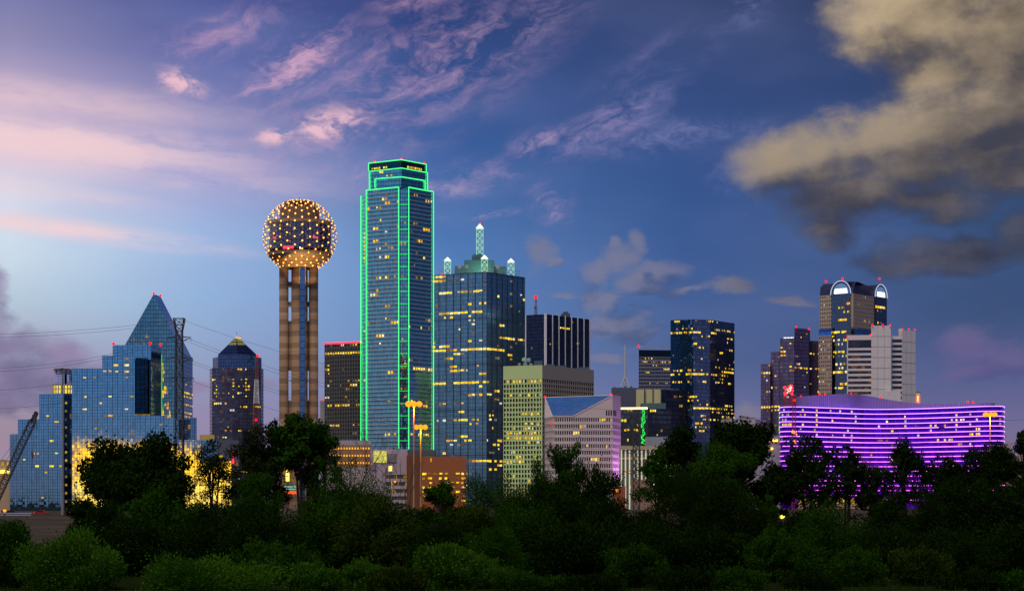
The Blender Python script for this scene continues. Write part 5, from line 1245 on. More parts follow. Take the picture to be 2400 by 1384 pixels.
for (a, b, y0, y1) in ((908, 928, 1082, 1062), (870, 880, 1100, 1088)):
    mb = MB(); mb.box(px2x(a, 1269), px2x(b, 1269), 1269.4, 1269.9, py2z(y0, 1269), py2z(y1, 1269)); mb.build('shade_panel', diffuse('tan_grey_panel', (.3, .25, .24)), A_.root)
mb = MB(); mb.prism(footprint([(905, 1262), (990, 1262)], 7), GZ, py2z(1106, 1262)); mb.build('deck', diffuse('dark_deck', (.09, .085, .08)), A_.root)
w = Wall([(905, 1261.9), (990, 1261.9)], 1104, 1262, 2.0, 3.3, mz=.2, sill=.35); mb = MB()
for j in range(0, 6): z = w.z1-j*4.4; w.slab(mb, 0, w.L, z-2.0, z, 0, .3)
mb.build('deck_parapet', diffuse('pale_parapet', (.50, .42, .45)), A_.root)
w = Wall([(905, 1261.9), (990, 1261.9)], 1111, 1262, 1.2, 4.4, mz=.1, sill=.3)
A_.runs(w, [(1117, 912, 955, .7), (1134, 912, 955, .6), (1150, 912, 955, .3), (1117, 955, 985, .2)], 'litdim')
mb = MB(); mb.box(px2x(911, 1261), px2x(919, 1261), 1261.2, 1261.6, py2z(1103, 1261), py2z(1091, 1261)); mb.build('stair_window', M['yellow'], A_.root)
mb = MB(); mb.box(px2x(905, 1263), px2x(925, 1263), 1261.3, 1266, py2z(1106, 1262), py2z(1089, 1262)); mb.build('stair_tower', diffuse('pale_stair_wall', (.5, .42, .45)), A_.root); A_.done()
A_ = Bld('arcade_building', 'low beige building with rows of small orange lamps, right of the concrete tower', 'building', 810, 1300)
mb = MB(); mb.prism(footprint([(765, 1300), (868, 1300)], 25), GZ, py2z(1042, 1300)); mb.build('wall', diffuse('orange_beige_wall', (.34, .20, .10), .8), A_.root)
mb = MB(); mb.prism(footprint([(772, 1305), (870, 1305)], 18), py2z(1042, 1300)+.02, py2z(1031, 1305)); mb.build('roof_storey', diffuse('pale_lilac_roof', (.38, .35, .40)), A_.root)
w = Wall([(765, 1299.9), (868, 1299.9)], 1042, 1300, 1.7, 5.4); mb = MB()
for j in (0, 1, 2):
    for i in range(w.nu): w.slab(mb, (i+.25)*w.pu, (i+.7)*w.pu, w.z1-j*4.6-2.8, w.z1-j*4.6-1.6, 0, .25)
o = mb.build('wall_lamp', emit('orange_wall_lamp', (1., .45, .06), 1.3), A_.root); o['kind'] = 'stuff'
mb = MB(); w.slab(mb, 0, w.L, GZ, w.z1-14.2, 0, .4); mb.build('base_wall', diffuse('pale_base_wall', (.48, .42, .42)), A_.root); A_.done()
A_ = Bld('far_right_block', 'low tan block just past the right end of the purple hotel', 'building', 2365, 1650)
mb = MB(); mb.prism(footprint([(2345, 1650), (2369, 1650)], 20), GZ, py2z(1040, 1650)); mb.prism(footprint([(2369, 1655), (2500, 1655)], 20), GZ, py2z(1066, 1655)); mb.build('wall', diffuse('tan_block_wall', (.45, .36, .28)), A_.root); A_.scatter(Wall([(2345, 1649.9), (2369, 1649.9)], 1040, 1650, 2, 3.5), 6); A_.done()
A_ = Bld('low_podium', 'low lilac building with an orange-lit canopy at the foot of the maroon tower', 'building', 1800, 1460)
mb = MB(); mb.prism(footprint([(1770, 1460), (1828, 1460)], 20), GZ, py2z(1022, 1460)); mb.build('wall', diffuse('lilac_podium', (.36, .31, .38)), A_.root)
mb = MB(); mb.box(px2x(1803, 1459), px2x(1823, 1459), 1459, 1459.8, py2z(1034, 1459), py2z(1029, 1459)); mb.box(px2x(1806, 1459), px2x(1812, 1459), 1459, 1459.8, py2z(1053, 1459), py2z(1048, 1459)); mb.build('canopy_light', emit('canopy_orange_light', (1., .55, .1), 2.4), A_.root); A_.done()
A_ = Bld('orange_lit_hut', 'small orange-lit hut between the banded block and the pilastered building', 'building', 1447, 1150)
mb = MB(); mb.prism(footprint([(1436, 1150), (1466, 1150)], 8), GZ, py2z(1139, 1150)); mb.build('wall', diffuse('red_hut_wall', (.35, .10, .05)), A_.root)
mb = MB(); mb.box(px2x(1443, 1149), px2x(1450, 1149), 1149.4, 1149.8, py2z(1154, 1149), py2z(1145, 1149)); mb.build('window', emit('orange_window', (1., .36, .04), 1.6), A_.root); A_.done()

rr_ = random.Random(11)
for nm, a, b, y, Y in (('brick_garage', 992, 1088, 1069, 1256), ('pale_hall', 872, 950, 1052, 1280), ('arcade_building', 776, 862, 1031, 1308), ('columned_building', 1460, 1508, 1044, 1360), ('parking_garage', 2, 22, 1078, 1126), ('office_annex', 508, 555, 1031, 1186), ('neon_block', 1460, 1500, 957, 1606), ('skylight_block', 1440, 1453, 926.5, 1436), ('low_podium', 1774, 1824, 1022, 1466), ('tan_block', 1556, 1606, 912, 1750), ('spire_block', 1438, 1492, 908, 1806)):
    o = D.objects[nm]; x = a
    while x < b-4:
        wd, hg = rr_.uniform(3, 9), rr_.uniform(1.5, 5); z = py2z(y, Y-6)
        mb = MB(); mb.box(px2x(x, Y), px2x(min(x+wd, b), Y), Y, Y+rr_.uniform(2, 4), z-.4, z+hg*Y/FL)
        if rr_.random() < .4: mb.tube((px2x(x, Y)+.4, Y+.5, z), (px2x(x, Y)+.4, Y+.5, z+hg*Y/FL+2), .07, n=5)
        mb.build('roof_unit', M[rr_.choice(['roof', 'grey_steel', 'teal'])], o); x += wd+rr_.uniform(3, 14)
# ================================================================== street furniture
def street_lamp(px, ytop, wpx, Y, label, lit=True, nlamp=6):
    t = thing('street_lamp', label, 'street lamp', (px2x(px, Y), Y, GZ)); x = px2x(px, Y); z = py2z(ytop, Y); hw = wpx*Y/FL/2
    mb = MB(); mb.tube((x, Y, GZ-4), (x, Y, z+.3), .55 if not lit else .42, .22, 10); mb.build('pole', M['grey_steel'] if not lit else diffuse('orange_lit_pole', (.45, .28, .12), .6), t)  # poles of burning lamps carry the orange lamplight in their colour
    mb = MB(); mb.tube((x, Y, z-.2), (x, Y, z+.5), .55, .55, 10)
    pos = []
    for i in range(nlamp):
        a = 2*math.pi*(i+.5)/nlamp; p_ = Vector((x+hw*math.cos(a), Y+hw*math.sin(a)*.9, z)); pos.append(p_)
        mb.tube((x, Y, z+.2), p_+Vector((0, 0, .25)), .1, n=5)
    mb.build('lamp_bracket', M['steel'], t)
    for p_ in pos:
        mb = MB(); mb.hexa([p_+Vector(q) for q in ((-.55,-.35,-.25),(.55,-.35,-.25),(.55,.35,-.25),(-.55,.35,-.25),(-.35,-.2,.25),(.35,-.2,.25),(.35,.2,.25),(-.35,.2,.25))]); h_ = mb.build('lamp_head', M['steel'], t)
        mb = MB(); mb.ball(p_+Vector((0, 0, -.5)), .42 if not lit else 1.25, 10, 6); mb.build('lamp_glass', M['orange'] if lit else M['grey_steel'], h_)
    if lit:
        ld = D.lights.new('sodium_glow', 'POINT'); ld.energy = 13000; ld.color = (1., .36, .03); ld.shadow_soft_size = 1.; lo_ = D.objects.new('sodium_glow', ld); COL.objects.link(lo_); lo_.location = (x, Y-2.5, z-3)
    return t
street_lamp(970, 943.5, 30, 900, 'tall lit orange high-mast lamp in front of the green-outlined tower, higher of two')
street_lamp(986, 998, 24, 1010, 'shorter lit orange high-mast lamp above the red-brown brick garage')
street_lamp(2320.5, 968.5, 24, 1100, 'lit orange high-mast lamp in front of the right end of the purple hotel')
t = street_lamp(147, 866, 34, 640, 'unlit dark high-mast lamp pole in front of the stepped mirror hotel', False, 8)
def town_lamp(px, y, Y, label):
    t = thing('street_lamp', label, 'street lamp', (px2x(px, Y), Y, GZ)); x = px2x(px, Y); z = py2z(y, Y)
    mb = MB(); mb.tube((x, Y, GZ), (x, Y, z+.4), .16, .1, 8); mb.tube((x, Y, z+.4), (x+1.4, Y-.4, z+.7), .08, n=6); mb.build('pole', M['grey_steel'], t)
    mb = MB(); mb.hexa([(x+1.2, Y-.7, z+.45), (x+2.3, Y-.7, z+.45), (x+2.3, Y-.1, z+.45), (x+1.2, Y-.1, z+.45), (x+1.4, Y-.6, z+.85), (x+2.1, Y-.6, z+.85), (x+2.1, Y-.2, z+.85), (x+1.4, Y-.2, z+.85)]); h_ = mb.build('lamp_head', M['steel'], t)
    mb = MB(); mb.ball((x+1.75, Y-.4, z+.1), .6, 8, 5); mb.build('lamp_glass', M['orange'], h_)
    ld = D.lights.new('street_glow', 'POINT'); ld.energy = 1500; ld.color = (1., .45, .08); ld.shadow_soft_size = .5; lo_ = D.objects.new('street_glow', ld); COL.objects.link(lo_); lo_.location = (x+1.75, Y-.8, z-1.)
for q in ((1218, 1150, 1000, 'orange street lamp at the foot of the navy glass tower'), (1258, 1146, 1100, 'orange street lamp at the foot of the green floodlit gridded block'),
          (918, 1128, 1100, 'orange street lamp before the deck floors of the pale hall'), (1700, 1082, 1300, 'orange street lamp glimpsed through the tall broad trees'),
          (1808, 1104, 1200, 'orange street lamp just left of the purple hotel foot'), (640, 1120, 1000, 'orange street lamp left of the observation tower foot'), (0, 1196, 720, 'orange street lamp at the far left edge above the concrete barrier')): town_lamp(*q)
lamp = thing('yard_lamp', 'bright yellow lamp glowing low among the trees left of the purple hotel', 'lamp', (px2x(1832, 560), 560, 4)); xl = px2x(1832, 560)
mb = MB(); mb.tube((xl, 560, 3.8), (xl, 560, py2z(1209, 560)), .12, .1, 8); mb.build('pole', M['steel'], lamp)
mb = MB(); mb.ball((xl, 559.8, py2z(1207, 560)), .85, 8, 6); mb.build('lamp_glass', emit('yellow_yard_lamp', (1., .66, .08), 2.6), lamp)
# lattice power pylons
def pylon(px, ytop, w0, w1, Y, zbase, arms, label, top=None):
    x = px2x(px, Y); t = thing('power_pylon', label, 'pylon', (x, Y, zbase), 'lattice power pylons'); z1 = py2z(ytop, Y)
    mb = MB(); lattice(mb, x, Y, zbase, z1, w0, w1, 15, .22, .13)
    if top: lattice(mb, x, Y, z1, py2z(top, Y), w1, w1*1.7, 2, .2, .13)
    mb.build('lattice_mast', M['steel'], t)
    for y, hw in arms:
        z = py2z(y, Y); mb = MB()
        for s in (-1, 1):
            for d in (-.5, .5): mb.tube((x+s*w1*.5, Y+d*w1, z+.2), (x+s*hw, Y, z), .13, .09, 5); mb.tube((x+s*w1*.5, Y+d*w1, z-1.4), (x+s*hw, Y, z), .1, .08, 5)
            mb.tube((x+s*hw, Y, z), (x+s*hw, Y, z-1.2), .1, n=5)
        mb.tube((x-w1*.5, Y-.5*w1, z+.2), (x+w1*.5, Y-.5*w1, z+.2), .12, n=5); mb.build('cross_arm', M['steel'], t)
    return x
pylon(420, 776, 2.9, 2.1, 700, 6.5, ((790, 4.0), (838, 4.6), (885, 5.0)), 'tall black lattice power pylon in front of the triangular glass tower', 746)
pylon(1491.5, 960, 2.2, 2.1, 700, 6.5, ((1004, 4.5), (1055, 4.5), (1103, 4.5)), 'smaller grey lattice power pylon left of the tall trees, before the pilastered building')
def cable(a, b, sag, label, r=.055):
    A, B2 = Vector(a), Vector(b); pts = []
    for i in range(25):
        f_ = i/24; q = A.lerp(B2, f_); q.z -= 4*sag*f_*(1-f_); pts.append(q)
    mb = MB(); mb.path(pts, r, 4); tag(mb.build('power_cable', M['steel']), label, 'cable', 'power cables strung between the pylons')
kk = 700/FL
def cp_(px, py): return (px2x(px, 700), 700, py2z(py, 700))
for (y0, y1, sg, nm) in ((783, 750, 1.4, 'topmost'), (791, 757, 1.4, 'second from the top'), (862, 790, 3.4, 'third from the top'), (870, 797, 3.4, 'fourth from the top'), (917, 838, 3., 'fifth from the top'), (960, 885, 3., 'lowest')):
    cable(cp_(-120, y0), cp_(410, y1), sg, 'power cable running left from the tall black pylon, '+nm)
for (y0, y1, sg, nm) in ((751, 962, 6, 'topmost'), (790, 1004, 7., 'second from the top'), (797, 1010, 7.2, 'third from the top'), (838, 1055, 7, 'fourth from the top'), (844, 1061, 7.2, 'fifth from the top'), (885, 1103, 7, 'lowest')):
    cable(cp_(432, y0), cp_(1480, y1), sg, 'power cable sagging between the two lattice pylons, '+nm)
for (y0, y1, nm) in ((965, 979, 'upper'), (1004, 1034, 'lower')): cable(cp_(1500, y0), cp_(2520, y1), 2., 'power cable running right from the smaller pylon, '+nm)
# crane
cr = thing('crane', 'dark lattice-boom crane leaning at the left edge before the mirror hotel', 'crane', (px2x(-30, 800), 800, 6.5))
def c3(px, py, Y=800): return Vector((px2x(px, Y), Y, py2z(py, Y)))
def boom(mb, A, B2, w, n, r):
    d = (B2-A).normalized(); y = Vector((0, 1, 0)); x = d.cross(y).normalized(); cs = [x*w+y*w, x*w-y*w, -x*w-y*w, -x*w+y*w]
    for i in range(n):
        p0, p1 = A+(B2-A)*(i/n), A+(B2-A)*((i+1)/n); s0 = .35 if i == 0 else 1; s1 = .35 if i == n-1 else 1
        for q in range(4):
            mb.tube(p0+cs[q]*s0, p1+cs[q]*s1, r, n=4, cap=False); mb.tube(p0+cs[q]*s0, p1+cs[(q+1) % 4]*s1, r*.65, n=4, cap=False); mb.tube(p1+cs[q]*s1, p1+cs[(q+1) % 4]*s1, r*.65, n=4, cap=False)
mb = MB(); boom(mb, c3(-25, 1205), c3(80, 978), 1.15, 22, .19); mb.build('boom', M['steel'], cr)
mb = MB(); mb.hexa([c3(78, 984)+Vector(q) for q in ((-1,-.6,-1),(.6,-.6,-1),(.6,.6,-1),(-1,.6,-1),(-.2,-.6,2.2),(2,-.6,2.8),(2,.6,2.8),(-.2,.6,2.2))]); mb.tube(c3(84, 968, 799.3), c3(84, 968, 800.7), .9, .9, 10); mb.build('boom_head', M['steel'], cr)
mb = MB()
for (a, b) in (((84, 970), (76, 1058)), ((85, 970), (87, 1010)), ((80, 975), (-30, 1120)), ((80, 975), (-30, 1150)), ((76, 1070), (76.5, 1098))): mb.tube(c3(*a), c3(*b), .07, n=4)
mb.build('hoist_cable', M['steel'], cr)
mb = MB(); mb.hexa([c3(76, 1066)+Vector(q) for q in ((-.3,-.3,-1.2),(.3,-.3,-1.2),(.3,.3,-1.2),(-.3,.3,-1.2),(-.55,-.3,1.2),(.55,-.3,1.2),(.55,.3,1.2),(-.55,.3,1.2))]); mb.tube(c3(76, 1070), c3(76, 1076), .2, .1, 6); mb.build('hook_block', diffuse('rust_red_hook', (.16, .05, .03)), cr)
mb = MB(); mb.box(px2x(-60, 800), px2x(-14, 800), 797.5, 802.5, 7.6, 10.4); mb.box(px2x(-70, 800), px2x(-5, 800), 797, 798.2, 6.5, 7.6); mb.box(px2x(-70, 800), px2x(-5, 800), 801.8, 803, 6.5, 7.6); mb.build('crawler_base', M['steel'], cr)
# barrier, guard rail
mb = MB(); mb.box(px2x(-90, 625), px2x(74, 625), 624, 625.2, 6.3, py2z(1202.5, 625)); mb.box(px2x(-90, 624), px2x(74, 624)+.1, 623.8, 625.4, py2z(1202.5, 625)+.003, py2z(1202.5, 625)+.25)
tag(mb.build('concrete_barrier', diffuse('blue_grey_concrete', (.42, .44, .50), .8)), 'pale concrete barrier wall beside the elevated road at the left edge', 'barrier')
gr = thing('guard_rail', 'brown steel guard rail along the elevated road in front of the mirror hotel', 'guard rail', (px2x(160, 632), 632, 6.5))
mb = MB(); mb.box(px2x(76, 632), px2x(1100, 632), 631.9, 632.05, py2z(1211.5, 632), py2z(1206.5, 632)); mb.box(px2x(76, 632), px2x(1100, 632), 631.95, 632.1, 6.6, py2z(1214, 632)); mb.build('rail', diffuse('brown_rail', (.10, .06, .035), .6), gr)
mb = MB()
for i in range(48): x = px2x(80, 632)+i*2.6; mb.box(x-.07, x+.07, 632.1, 632.25, 6.2, py2z(1205, 632))
mb.build('rail_post', M['steel'], gr)
# cars with tail lights
def car(px, Y, bodycol, label, src=[None]):
    x = px2x(px, Y); t = thing('car', label, 'car', (x, Y, 6.53), 'cars driving along the elevated road')
    prof = [(-2.2, .35), (2.2, .35), (2.25, .75), (1.9, .95), (1.0, 1.02), (.45, 1.45), (-1.1, 1.5), (-1.75, 1.05), (-2.2, .95)]
    def ext(pr, y0, y1, ins=0):
        mb = MB(); n = len(pr); mb.face([(x+a, Y+y0, 6.53+b) for a, b in pr]); mb.face([(x+a, Y+y1, 6.53+b) for a, b in pr][::-1])
        for i in range(n): a, b = pr[i], pr[(i+1) % n]; mb.face([(x+b[0], Y+y0, 6.53+b[1]), (x+a[0], Y+y0, 6.53+a[1]), (x+a[0], Y+y1, 6.53+a[1]), (x+b[0], Y+y1, 6.53+b[1])])
        return mb
    ext(prof, -.9, .9).build('body', diffuse('car_paint', bodycol, .3, .05), t)
    ext([(.35, 1.38), (.85, 1.04), (-.25, 1.04), (-.25, 1.40)], -.92, -.901).build('side_window', M['dkglass'], t); ext([(-.35, 1.41), (-.35, 1.04), (-1.5, 1.06), (-1.05, 1.43)], -.92, -.901).build('side_window', M['dkglass'], t)
    for wx in (-1.4, 1.4):
        mb = MB(); mb.tube((x+wx, Y-.95, 6.53+.33), (x+wx, Y-.7, 6.53+.33), .33, .33, 12); mb.build('wheel', M['steel'], t)
    mb = MB(); mb.box(x-2.32, x-2.16, Y-.95, Y-.55, 7.15, 7.42); mb.build('tail_light', M['red'], t)
    mb = MB(); mb.box(x-2.32, x-2.16, Y+.55, Y+.9, 7.15, 7.42); mb.build('tail_light', M['red'], t)
for px, c, nm in ((30, (.02, .02, .03), 'black car above the concrete barrier'), (98, (.3, .02, .02), 'dark red car left of the unlit lamp pole'), (182, (.12, .12, .14), 'grey car just right of the unlit lamp pole'), (408, (.25, .02, .02), 'red car glimpsed between the oak and the sparse tree'), (560, (.05, .06, .09), 'dark blue car half hidden by bushes')):
    car(px, 645, c, nm+' with red tail light lit')
# overhead road sign
sg = thing('road_sign', 'green overhead road sign with white lettering, below the concrete tower', 'road sign', (px2x(679, 700), 700, 6.5))
mb = MB(); mb.box(px2x(665, 700), px2x(692, 700), 699.9, 700.1, py2z(1148.5, 700), py2z(1134, 700)); mb.build('panel', emit('lit_green_panel', (.0, .14, .075), .8), sg)
for txt, y in (('Houston St', 1141.2), ('Downtown', 1146.8)):
    cu = D.curves.new('lettering', 'FONT'); cu.body = txt; cu.size = .95; cu.align_x = 'CENTER'; cu.extrude = .01
    cu.materials.append(emit('white_lettering', (.8, .9, .8), .9))
    tmp = D.objects.new('lettering_outline', cu); COL.objects.link(tmp); bpy.context.view_layer.update()
    me = D.meshes.new_from_object(tmp.evaluated_get(bpy.context.evaluated_depsgraph_get())); D.objects.remove(tmp)
    o = D.objects.new('lettering', me); COL.objects.link(o); o.parent = sg; o.location = (0, -.13, py2z(y, 700)-6.5); o.rotation_euler = (R(90), 0, 0)
mb = MB(); mb.box(px2x(664, 699), px2x(694, 699), 699.5, 699.9, py2z(1156.5, 699), py2z(1149.5, 699)); mb.build('orange_red_bar', emit('orange_red_panel', (1., .09, .015), 1.5), sg)  # glowing orange-red bar below the sign panel
mb = MB()
for px in (666, 691): mb.tube((px2x(px, 700), 700.3, 6.5), (px2x(px, 700), 700.3, py2z(1133, 700)), .15, n=8)
mb.build('post', M['grey_steel'], sg)
# ================================================================== trees
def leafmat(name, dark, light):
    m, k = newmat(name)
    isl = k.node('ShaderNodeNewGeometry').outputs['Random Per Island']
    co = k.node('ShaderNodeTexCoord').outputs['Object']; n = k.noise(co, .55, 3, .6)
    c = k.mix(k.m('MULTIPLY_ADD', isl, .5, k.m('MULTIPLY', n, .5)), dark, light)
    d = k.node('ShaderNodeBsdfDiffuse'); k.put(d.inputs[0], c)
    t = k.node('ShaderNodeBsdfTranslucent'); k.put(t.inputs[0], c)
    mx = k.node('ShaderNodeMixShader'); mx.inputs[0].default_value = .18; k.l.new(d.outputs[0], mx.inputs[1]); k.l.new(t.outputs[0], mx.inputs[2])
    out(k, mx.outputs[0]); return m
M['leaf_willow'] = leafmat('willow_leaves', (.019, .070, .004), (.064, .170, .011))
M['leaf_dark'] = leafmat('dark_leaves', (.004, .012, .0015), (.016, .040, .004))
M['leaf_mid'] = leafmat('green_leaves', (.009, .033, .002), (.033, .095, .006))
M['leaf_grey'] = leafmat('grey_green_leaves', (.008, .016, .004), (.026, .040, .012))
M['leaf_olive'] = leafmat('olive_leaves', (.012, .028, .002), (.042, .070, .007))
M['bark'] = diffuse('dark_bark', (.035, .028, .022), .95)
M['bark_pale'] = diffuse('grey_bark', (.10, .085, .08), .95)
def leaf_mesh(name, mat, centers, dirs, norms, ln, wd):
    n = len(centers)
    side = np.cross(norms, dirs); side /= np.linalg.norm(side, axis=1, keepdims=True)+1e-9
    a = centers - dirs*ln[:, None]*.5; b = centers + dirs*ln[:, None]*.5
    c1 = centers + side*wd[:, None]*.5 - dirs*ln[:, None]*.08; c2 = centers - side*wd[:, None]*.5 - dirs*ln[:, None]*.08
    v = np.stack([a, c1, b, c2], 1).reshape(-1, 3)
    me = D.meshes.new(name); me.vertices.add(n*4); me.vertices.foreach_set('co', v.astype(np.float32).ravel())
    me.loops.add(n*4); me.loops.foreach_set('vertex_index', np.arange(n*4, dtype=np.int32))
    me.polygons.add(n); me.polygons.foreach_set('loop_start', np.arange(0, n*4, 4, dtype=np.int32)); me.polygons.foreach_set('loop_total', np.full(n, 4, dtype=np.int32))
    me.materials.append(mat); me.update(); me.validate(); return me
def unit(a): return a/(np.linalg.norm(a, axis=-1, keepdims=True)+1e-9)
def tree_parts(seed, h, w, style, mat, n_leaf, ll, cb=None, npuff=None, pr=None, gap=0.):
    n_leaf = int(n_leaf*(2.0 if style in ('bush', 'willow') else 1.15))
    """crown (leaf faces gathered in puffs round limb ends) and trunk with limbs; base at the origin"""
    rg = np.random.default_rng(seed)
    low0 = style in ('bush', 'willow')
    cb = cb if cb is not None else {'bush': .0, 'willow': .05, 'oak': .25, 'tall': .25, 'sparse': .2}[style]
    npuff = npuff or {'bush': 62, 'willow': 56, 'oak': 46, 'tall': 42, 'sparse': 34}[style]
    pr = pr or {'bush': .17, 'willow': .19, 'oak': .17, 'tall': .16, 'sparse': .13}[style]
    hc = h*(1-cb); cz = h*cb + hc*(.40 if low0 else .48)
    # puff centres: in the shell of a lopsided ellipsoid
    d = unit(rg.normal(size=(npuff, 3))); low = style in ('bush', 'willow'); d[:, 2] = np.where(d[:, 2] < (-.95 if low else -.55), -d[:, 2], d[:, 2])
    rad = rg.uniform(.35, 1., npuff)**.6
    lob = 1+.18*np.sin(3*np.arctan2(d[:, 1], d[:, 0])+rg.uniform(0, 6))+.12*rg.normal(size=npuff)
    R0 = np.array([w/2*(1-pr*.7), w/2*(1-pr*.7), hc*(.60-.5*pr if low0 else .5-.3*pr)])
    pc = d*(rad*np.clip(lob, .6, 1.15))[:, None]*R0 + np.array([0, 0, cz])
    if style in ('tall', 'sparse'): pc[:, :2] *= (1.15-.45*((pc[:, 2:]-h*cb)/hc))
    pc[:, 2] = np.clip(pc[:, 2], h*.04, h*(1-pr*.35))
    prs = w*pr*rg.uniform(.5, 1.35, npuff)
    wt = prs**2; wt /= wt.sum(); idx = rg.choice(npuff, n_leaf, p=wt)
    dd = unit(rg.normal(size=(n_leaf, 3))); rr = rg.uniform(0, 1, n_leaf)**.28
    sq = np.array([1, 1, .78])
    if style == 'willow' or style == 'bush': sq = np.array([1, 1, .9])
    ev = unit(unit(pc-np.array([0, 0, cz]))*.7+np.array([0, 0, .8])+.35*rg.normal(size=(npuff, 3))); st = np.where(rg.uniform(size=npuff) < .55, rg.uniform(.4, 1.5, npuff), 0.)
    if not low0: st *= .35
    ragged = 1+.35*rg.normal(size=n_leaf)*(rg.uniform(size=n_leaf) < .25)
    cen = pc[idx] + dd*(rr*ragged*prs[idx])[:, None]*sq
    cen += ev[idx]*(np.sum((cen-pc[idx])*ev[idx], 1)*st[idx])[:, None]
    cen -= (cen-pc[idx])*(.28*np.clip(st[idx], 0, 1))[:, None]
    if gap > 0:
        keep = np.sin(cen[:, 0]*1.9+seed)*np.sin(cen[:, 2]*1.7)*np.sin(cen[:, 1]*1.3+2) < gap
        cen, dd, idx = cen[keep], dd[keep], idx[keep]
    kz = h/np.percentile(cen[:, 2], 99.6); kx = (w/2)/np.percentile(np.abs(cen[:, 0]), 98.5)
    cen = cen*np.array([kx, kx, kz]); pc = pc*np.array([kx, kx, kz])
    cen[:, 2] = np.maximum(cen[:, 2], .1); n = len(cen)
    outv = unit(dd*.85+unit(cen-np.array([0, 0, cz]))*.45)
    nrm = unit(outv+.5*rg.normal(size=(n, 3)))
    if style in ('willow', 'bush'):
        dr = unit(outv*.4+ev[idx]*.7+rg.normal(size=(n, 3))*.45+np.array([0, 0, .3 if style == 'bush' else -.1]))
    else: dr = unit(rg.normal(size=(n, 3))+np.array([0, 0, -.2]))
    asp = .42 if style in ('willow', 'bush') else .62
    ln = ll*rg.uniform(.6, 1.35, n); wd = ln*asp
    crown = leaf_mesh('crown', mat, cen, dr, nrm, ln, wd)
    tb = MB(); r0 = max(.12, h*.016); zt = h*max(cb, .12)
    nst = 3 if style in ('tall', 'bush', 'sparse') else 1
    stems = []
    for s in range(nst):
        a = rg.uniform(0, 6.28); bs = np.array([math.cos(a), math.sin(a), 0])*(0 if nst == 1 else w*.05)
        top = np.array([math.cos(a)*w*.10, math.sin(a)*w*.10, h*.72]) if nst > 1 else np.array([rg.uniform(-.05, .05)*w, 0, h*.78])
        mid = bs*.6+(top-bs)*.42+np.array([rg.uniform(-.04, .04)*w, 0, h*.03])
        tb.tube(bs, mid, r0, r0*.7, 7); tb.tube(mid, top, r0*.7, r0*.2, 6); stems.append((bs, mid, top))
    for q in range(npuff):
        bs, mid, top = stems[q % nst]; f_ = np.clip((pc[q][2]/h-.25)/.6, .05, .95)
        st = mid+(top-mid)*f_*.8 if pc[q][2] > mid[2] else bs+(mid-bs)*.8
        kn = st+(pc[q]-st)*.5+np.array([rg.normal()*.03*w, rg.normal()*.03*w, .05*h])
        tb.tube(st, kn, r0*.32, r0*.2, 5, False); tb.tube(kn, pc[q], r0*.2, r0*.06, 4, False)
    tr = D.meshes.new('trunk'); tr.from_pydata(tb.v, [], tb.f); tr.materials.append(M['bark']); tr.update()
    return crown, tr
def put_tree(name, label, cat, group, px, Y, crown, trunk, z=0., s=(1, 1, 1), rz=0.):
    t = thing(name, label, cat, (px2x(px, Y), Y, z), group)
    t.scale = s; t.rotation_euler = (0, 0, rz)
    for nm, me in (('crown', crown), ('trunk', trunk)):
        o = D.objects.new(nm, me); COL.objects.link(o); o.parent = t
    return t
def gz(Y): return float(np.interp(Y, ys, zs))
G1, G2, G3 = 'tall trees along the river flat', 'rounded willow trees in the middle of the thicket', 'bright green willow bushes along the bottom edge'
def T_(px, yt, wp, Y, style, mat, n, ll, label, grp, name='tree', **kw):
    h = CZ+(HY-yt)*Y/FL - gz(Y); w = wp*Y/FL
    lf = random.Random(int(px*3+Y)).uniform(.78, 1.5); ll *= lf; n = int(n*lf**-1.3)
    cr_, tr_ = tree_parts(int(px*7+yt), h, w, style, M[mat], n, ll, **kw)
    put_tree(name, label, 'bush' if 'bush' in name else 'tree', grp, px, Y, cr_, tr_, gz(Y))
# --- tall back row
T_(322, 1028, 236, 340, 'oak', 'leaf_dark', 50000, .46, 'large round dark oak in front of the yellow glow on the mirror hotel', G1, 'oak_tree', cb=.22, npuff=60)
T_(500, 1030, 120, 345, 'sparse', 'leaf_grey', 5200, .34, 'thin see-through tree in front of the right end of the mirror hotel glow', G1, npuff=30)
T_(600, 1000, 150, 345, 'tall', 'leaf_grey', 17000, .38, 'tall loose tree in front of the foot of the pyramid-roofed granite tower', G1, gap=.25)
T_(705, 972, 128, 345, 'tall', 'leaf_mid', 17000, .38, 'tallest tree, standing before the foot of the concrete observation tower', G1, gap=.1, cb=.5)
T_(652, 988, 96, 350, 'tall', 'leaf_dark', 12000, .38, 'dark tree left of the tallest tree, against the left edge of the concrete tower', G1, gap=.12, cb=.5)
T_(752, 996, 96, 350, 'tall', 'leaf_mid', 13000, .38, 'tall narrow tree just right of the foot of the concrete observation tower', G1, gap=.3)
T_(1330, 1046, 96, 340, 'willow', 'leaf_mid', 14000, .34, 'narrow tree top rising in front of the banded block with the skylight', G1, 'willow_tree')
T_(1268, 1082, 110, 335, 'willow', 'leaf_mid', 12000, .34, 'tree in front of the green floodlit gridded block', G1, 'willow_tree')
T_(1400, 1100, 130, 335, 'willow', 'leaf_dark', 12000, .34, 'dark tree before the right half of the banded skylight block', G1, 'willow_tree')
T_(1545, 1050, 110, 345, 'tall', 'leaf_mid', 10000, .36, 'dark leaning tree in front of the pilastered building', G1, gap=.4)
T_(1600, 1004, 110, 345, 'tall', 'leaf_dark', 14000, .36, 'dark upright tree in front of the foot of the faceted tower', G1)
T_(1735, 990, 165, 340, 'oak', 'leaf_dark', 26000, .38, 'broad tall tree hiding the low off-white block', G1, 'broad_tree')
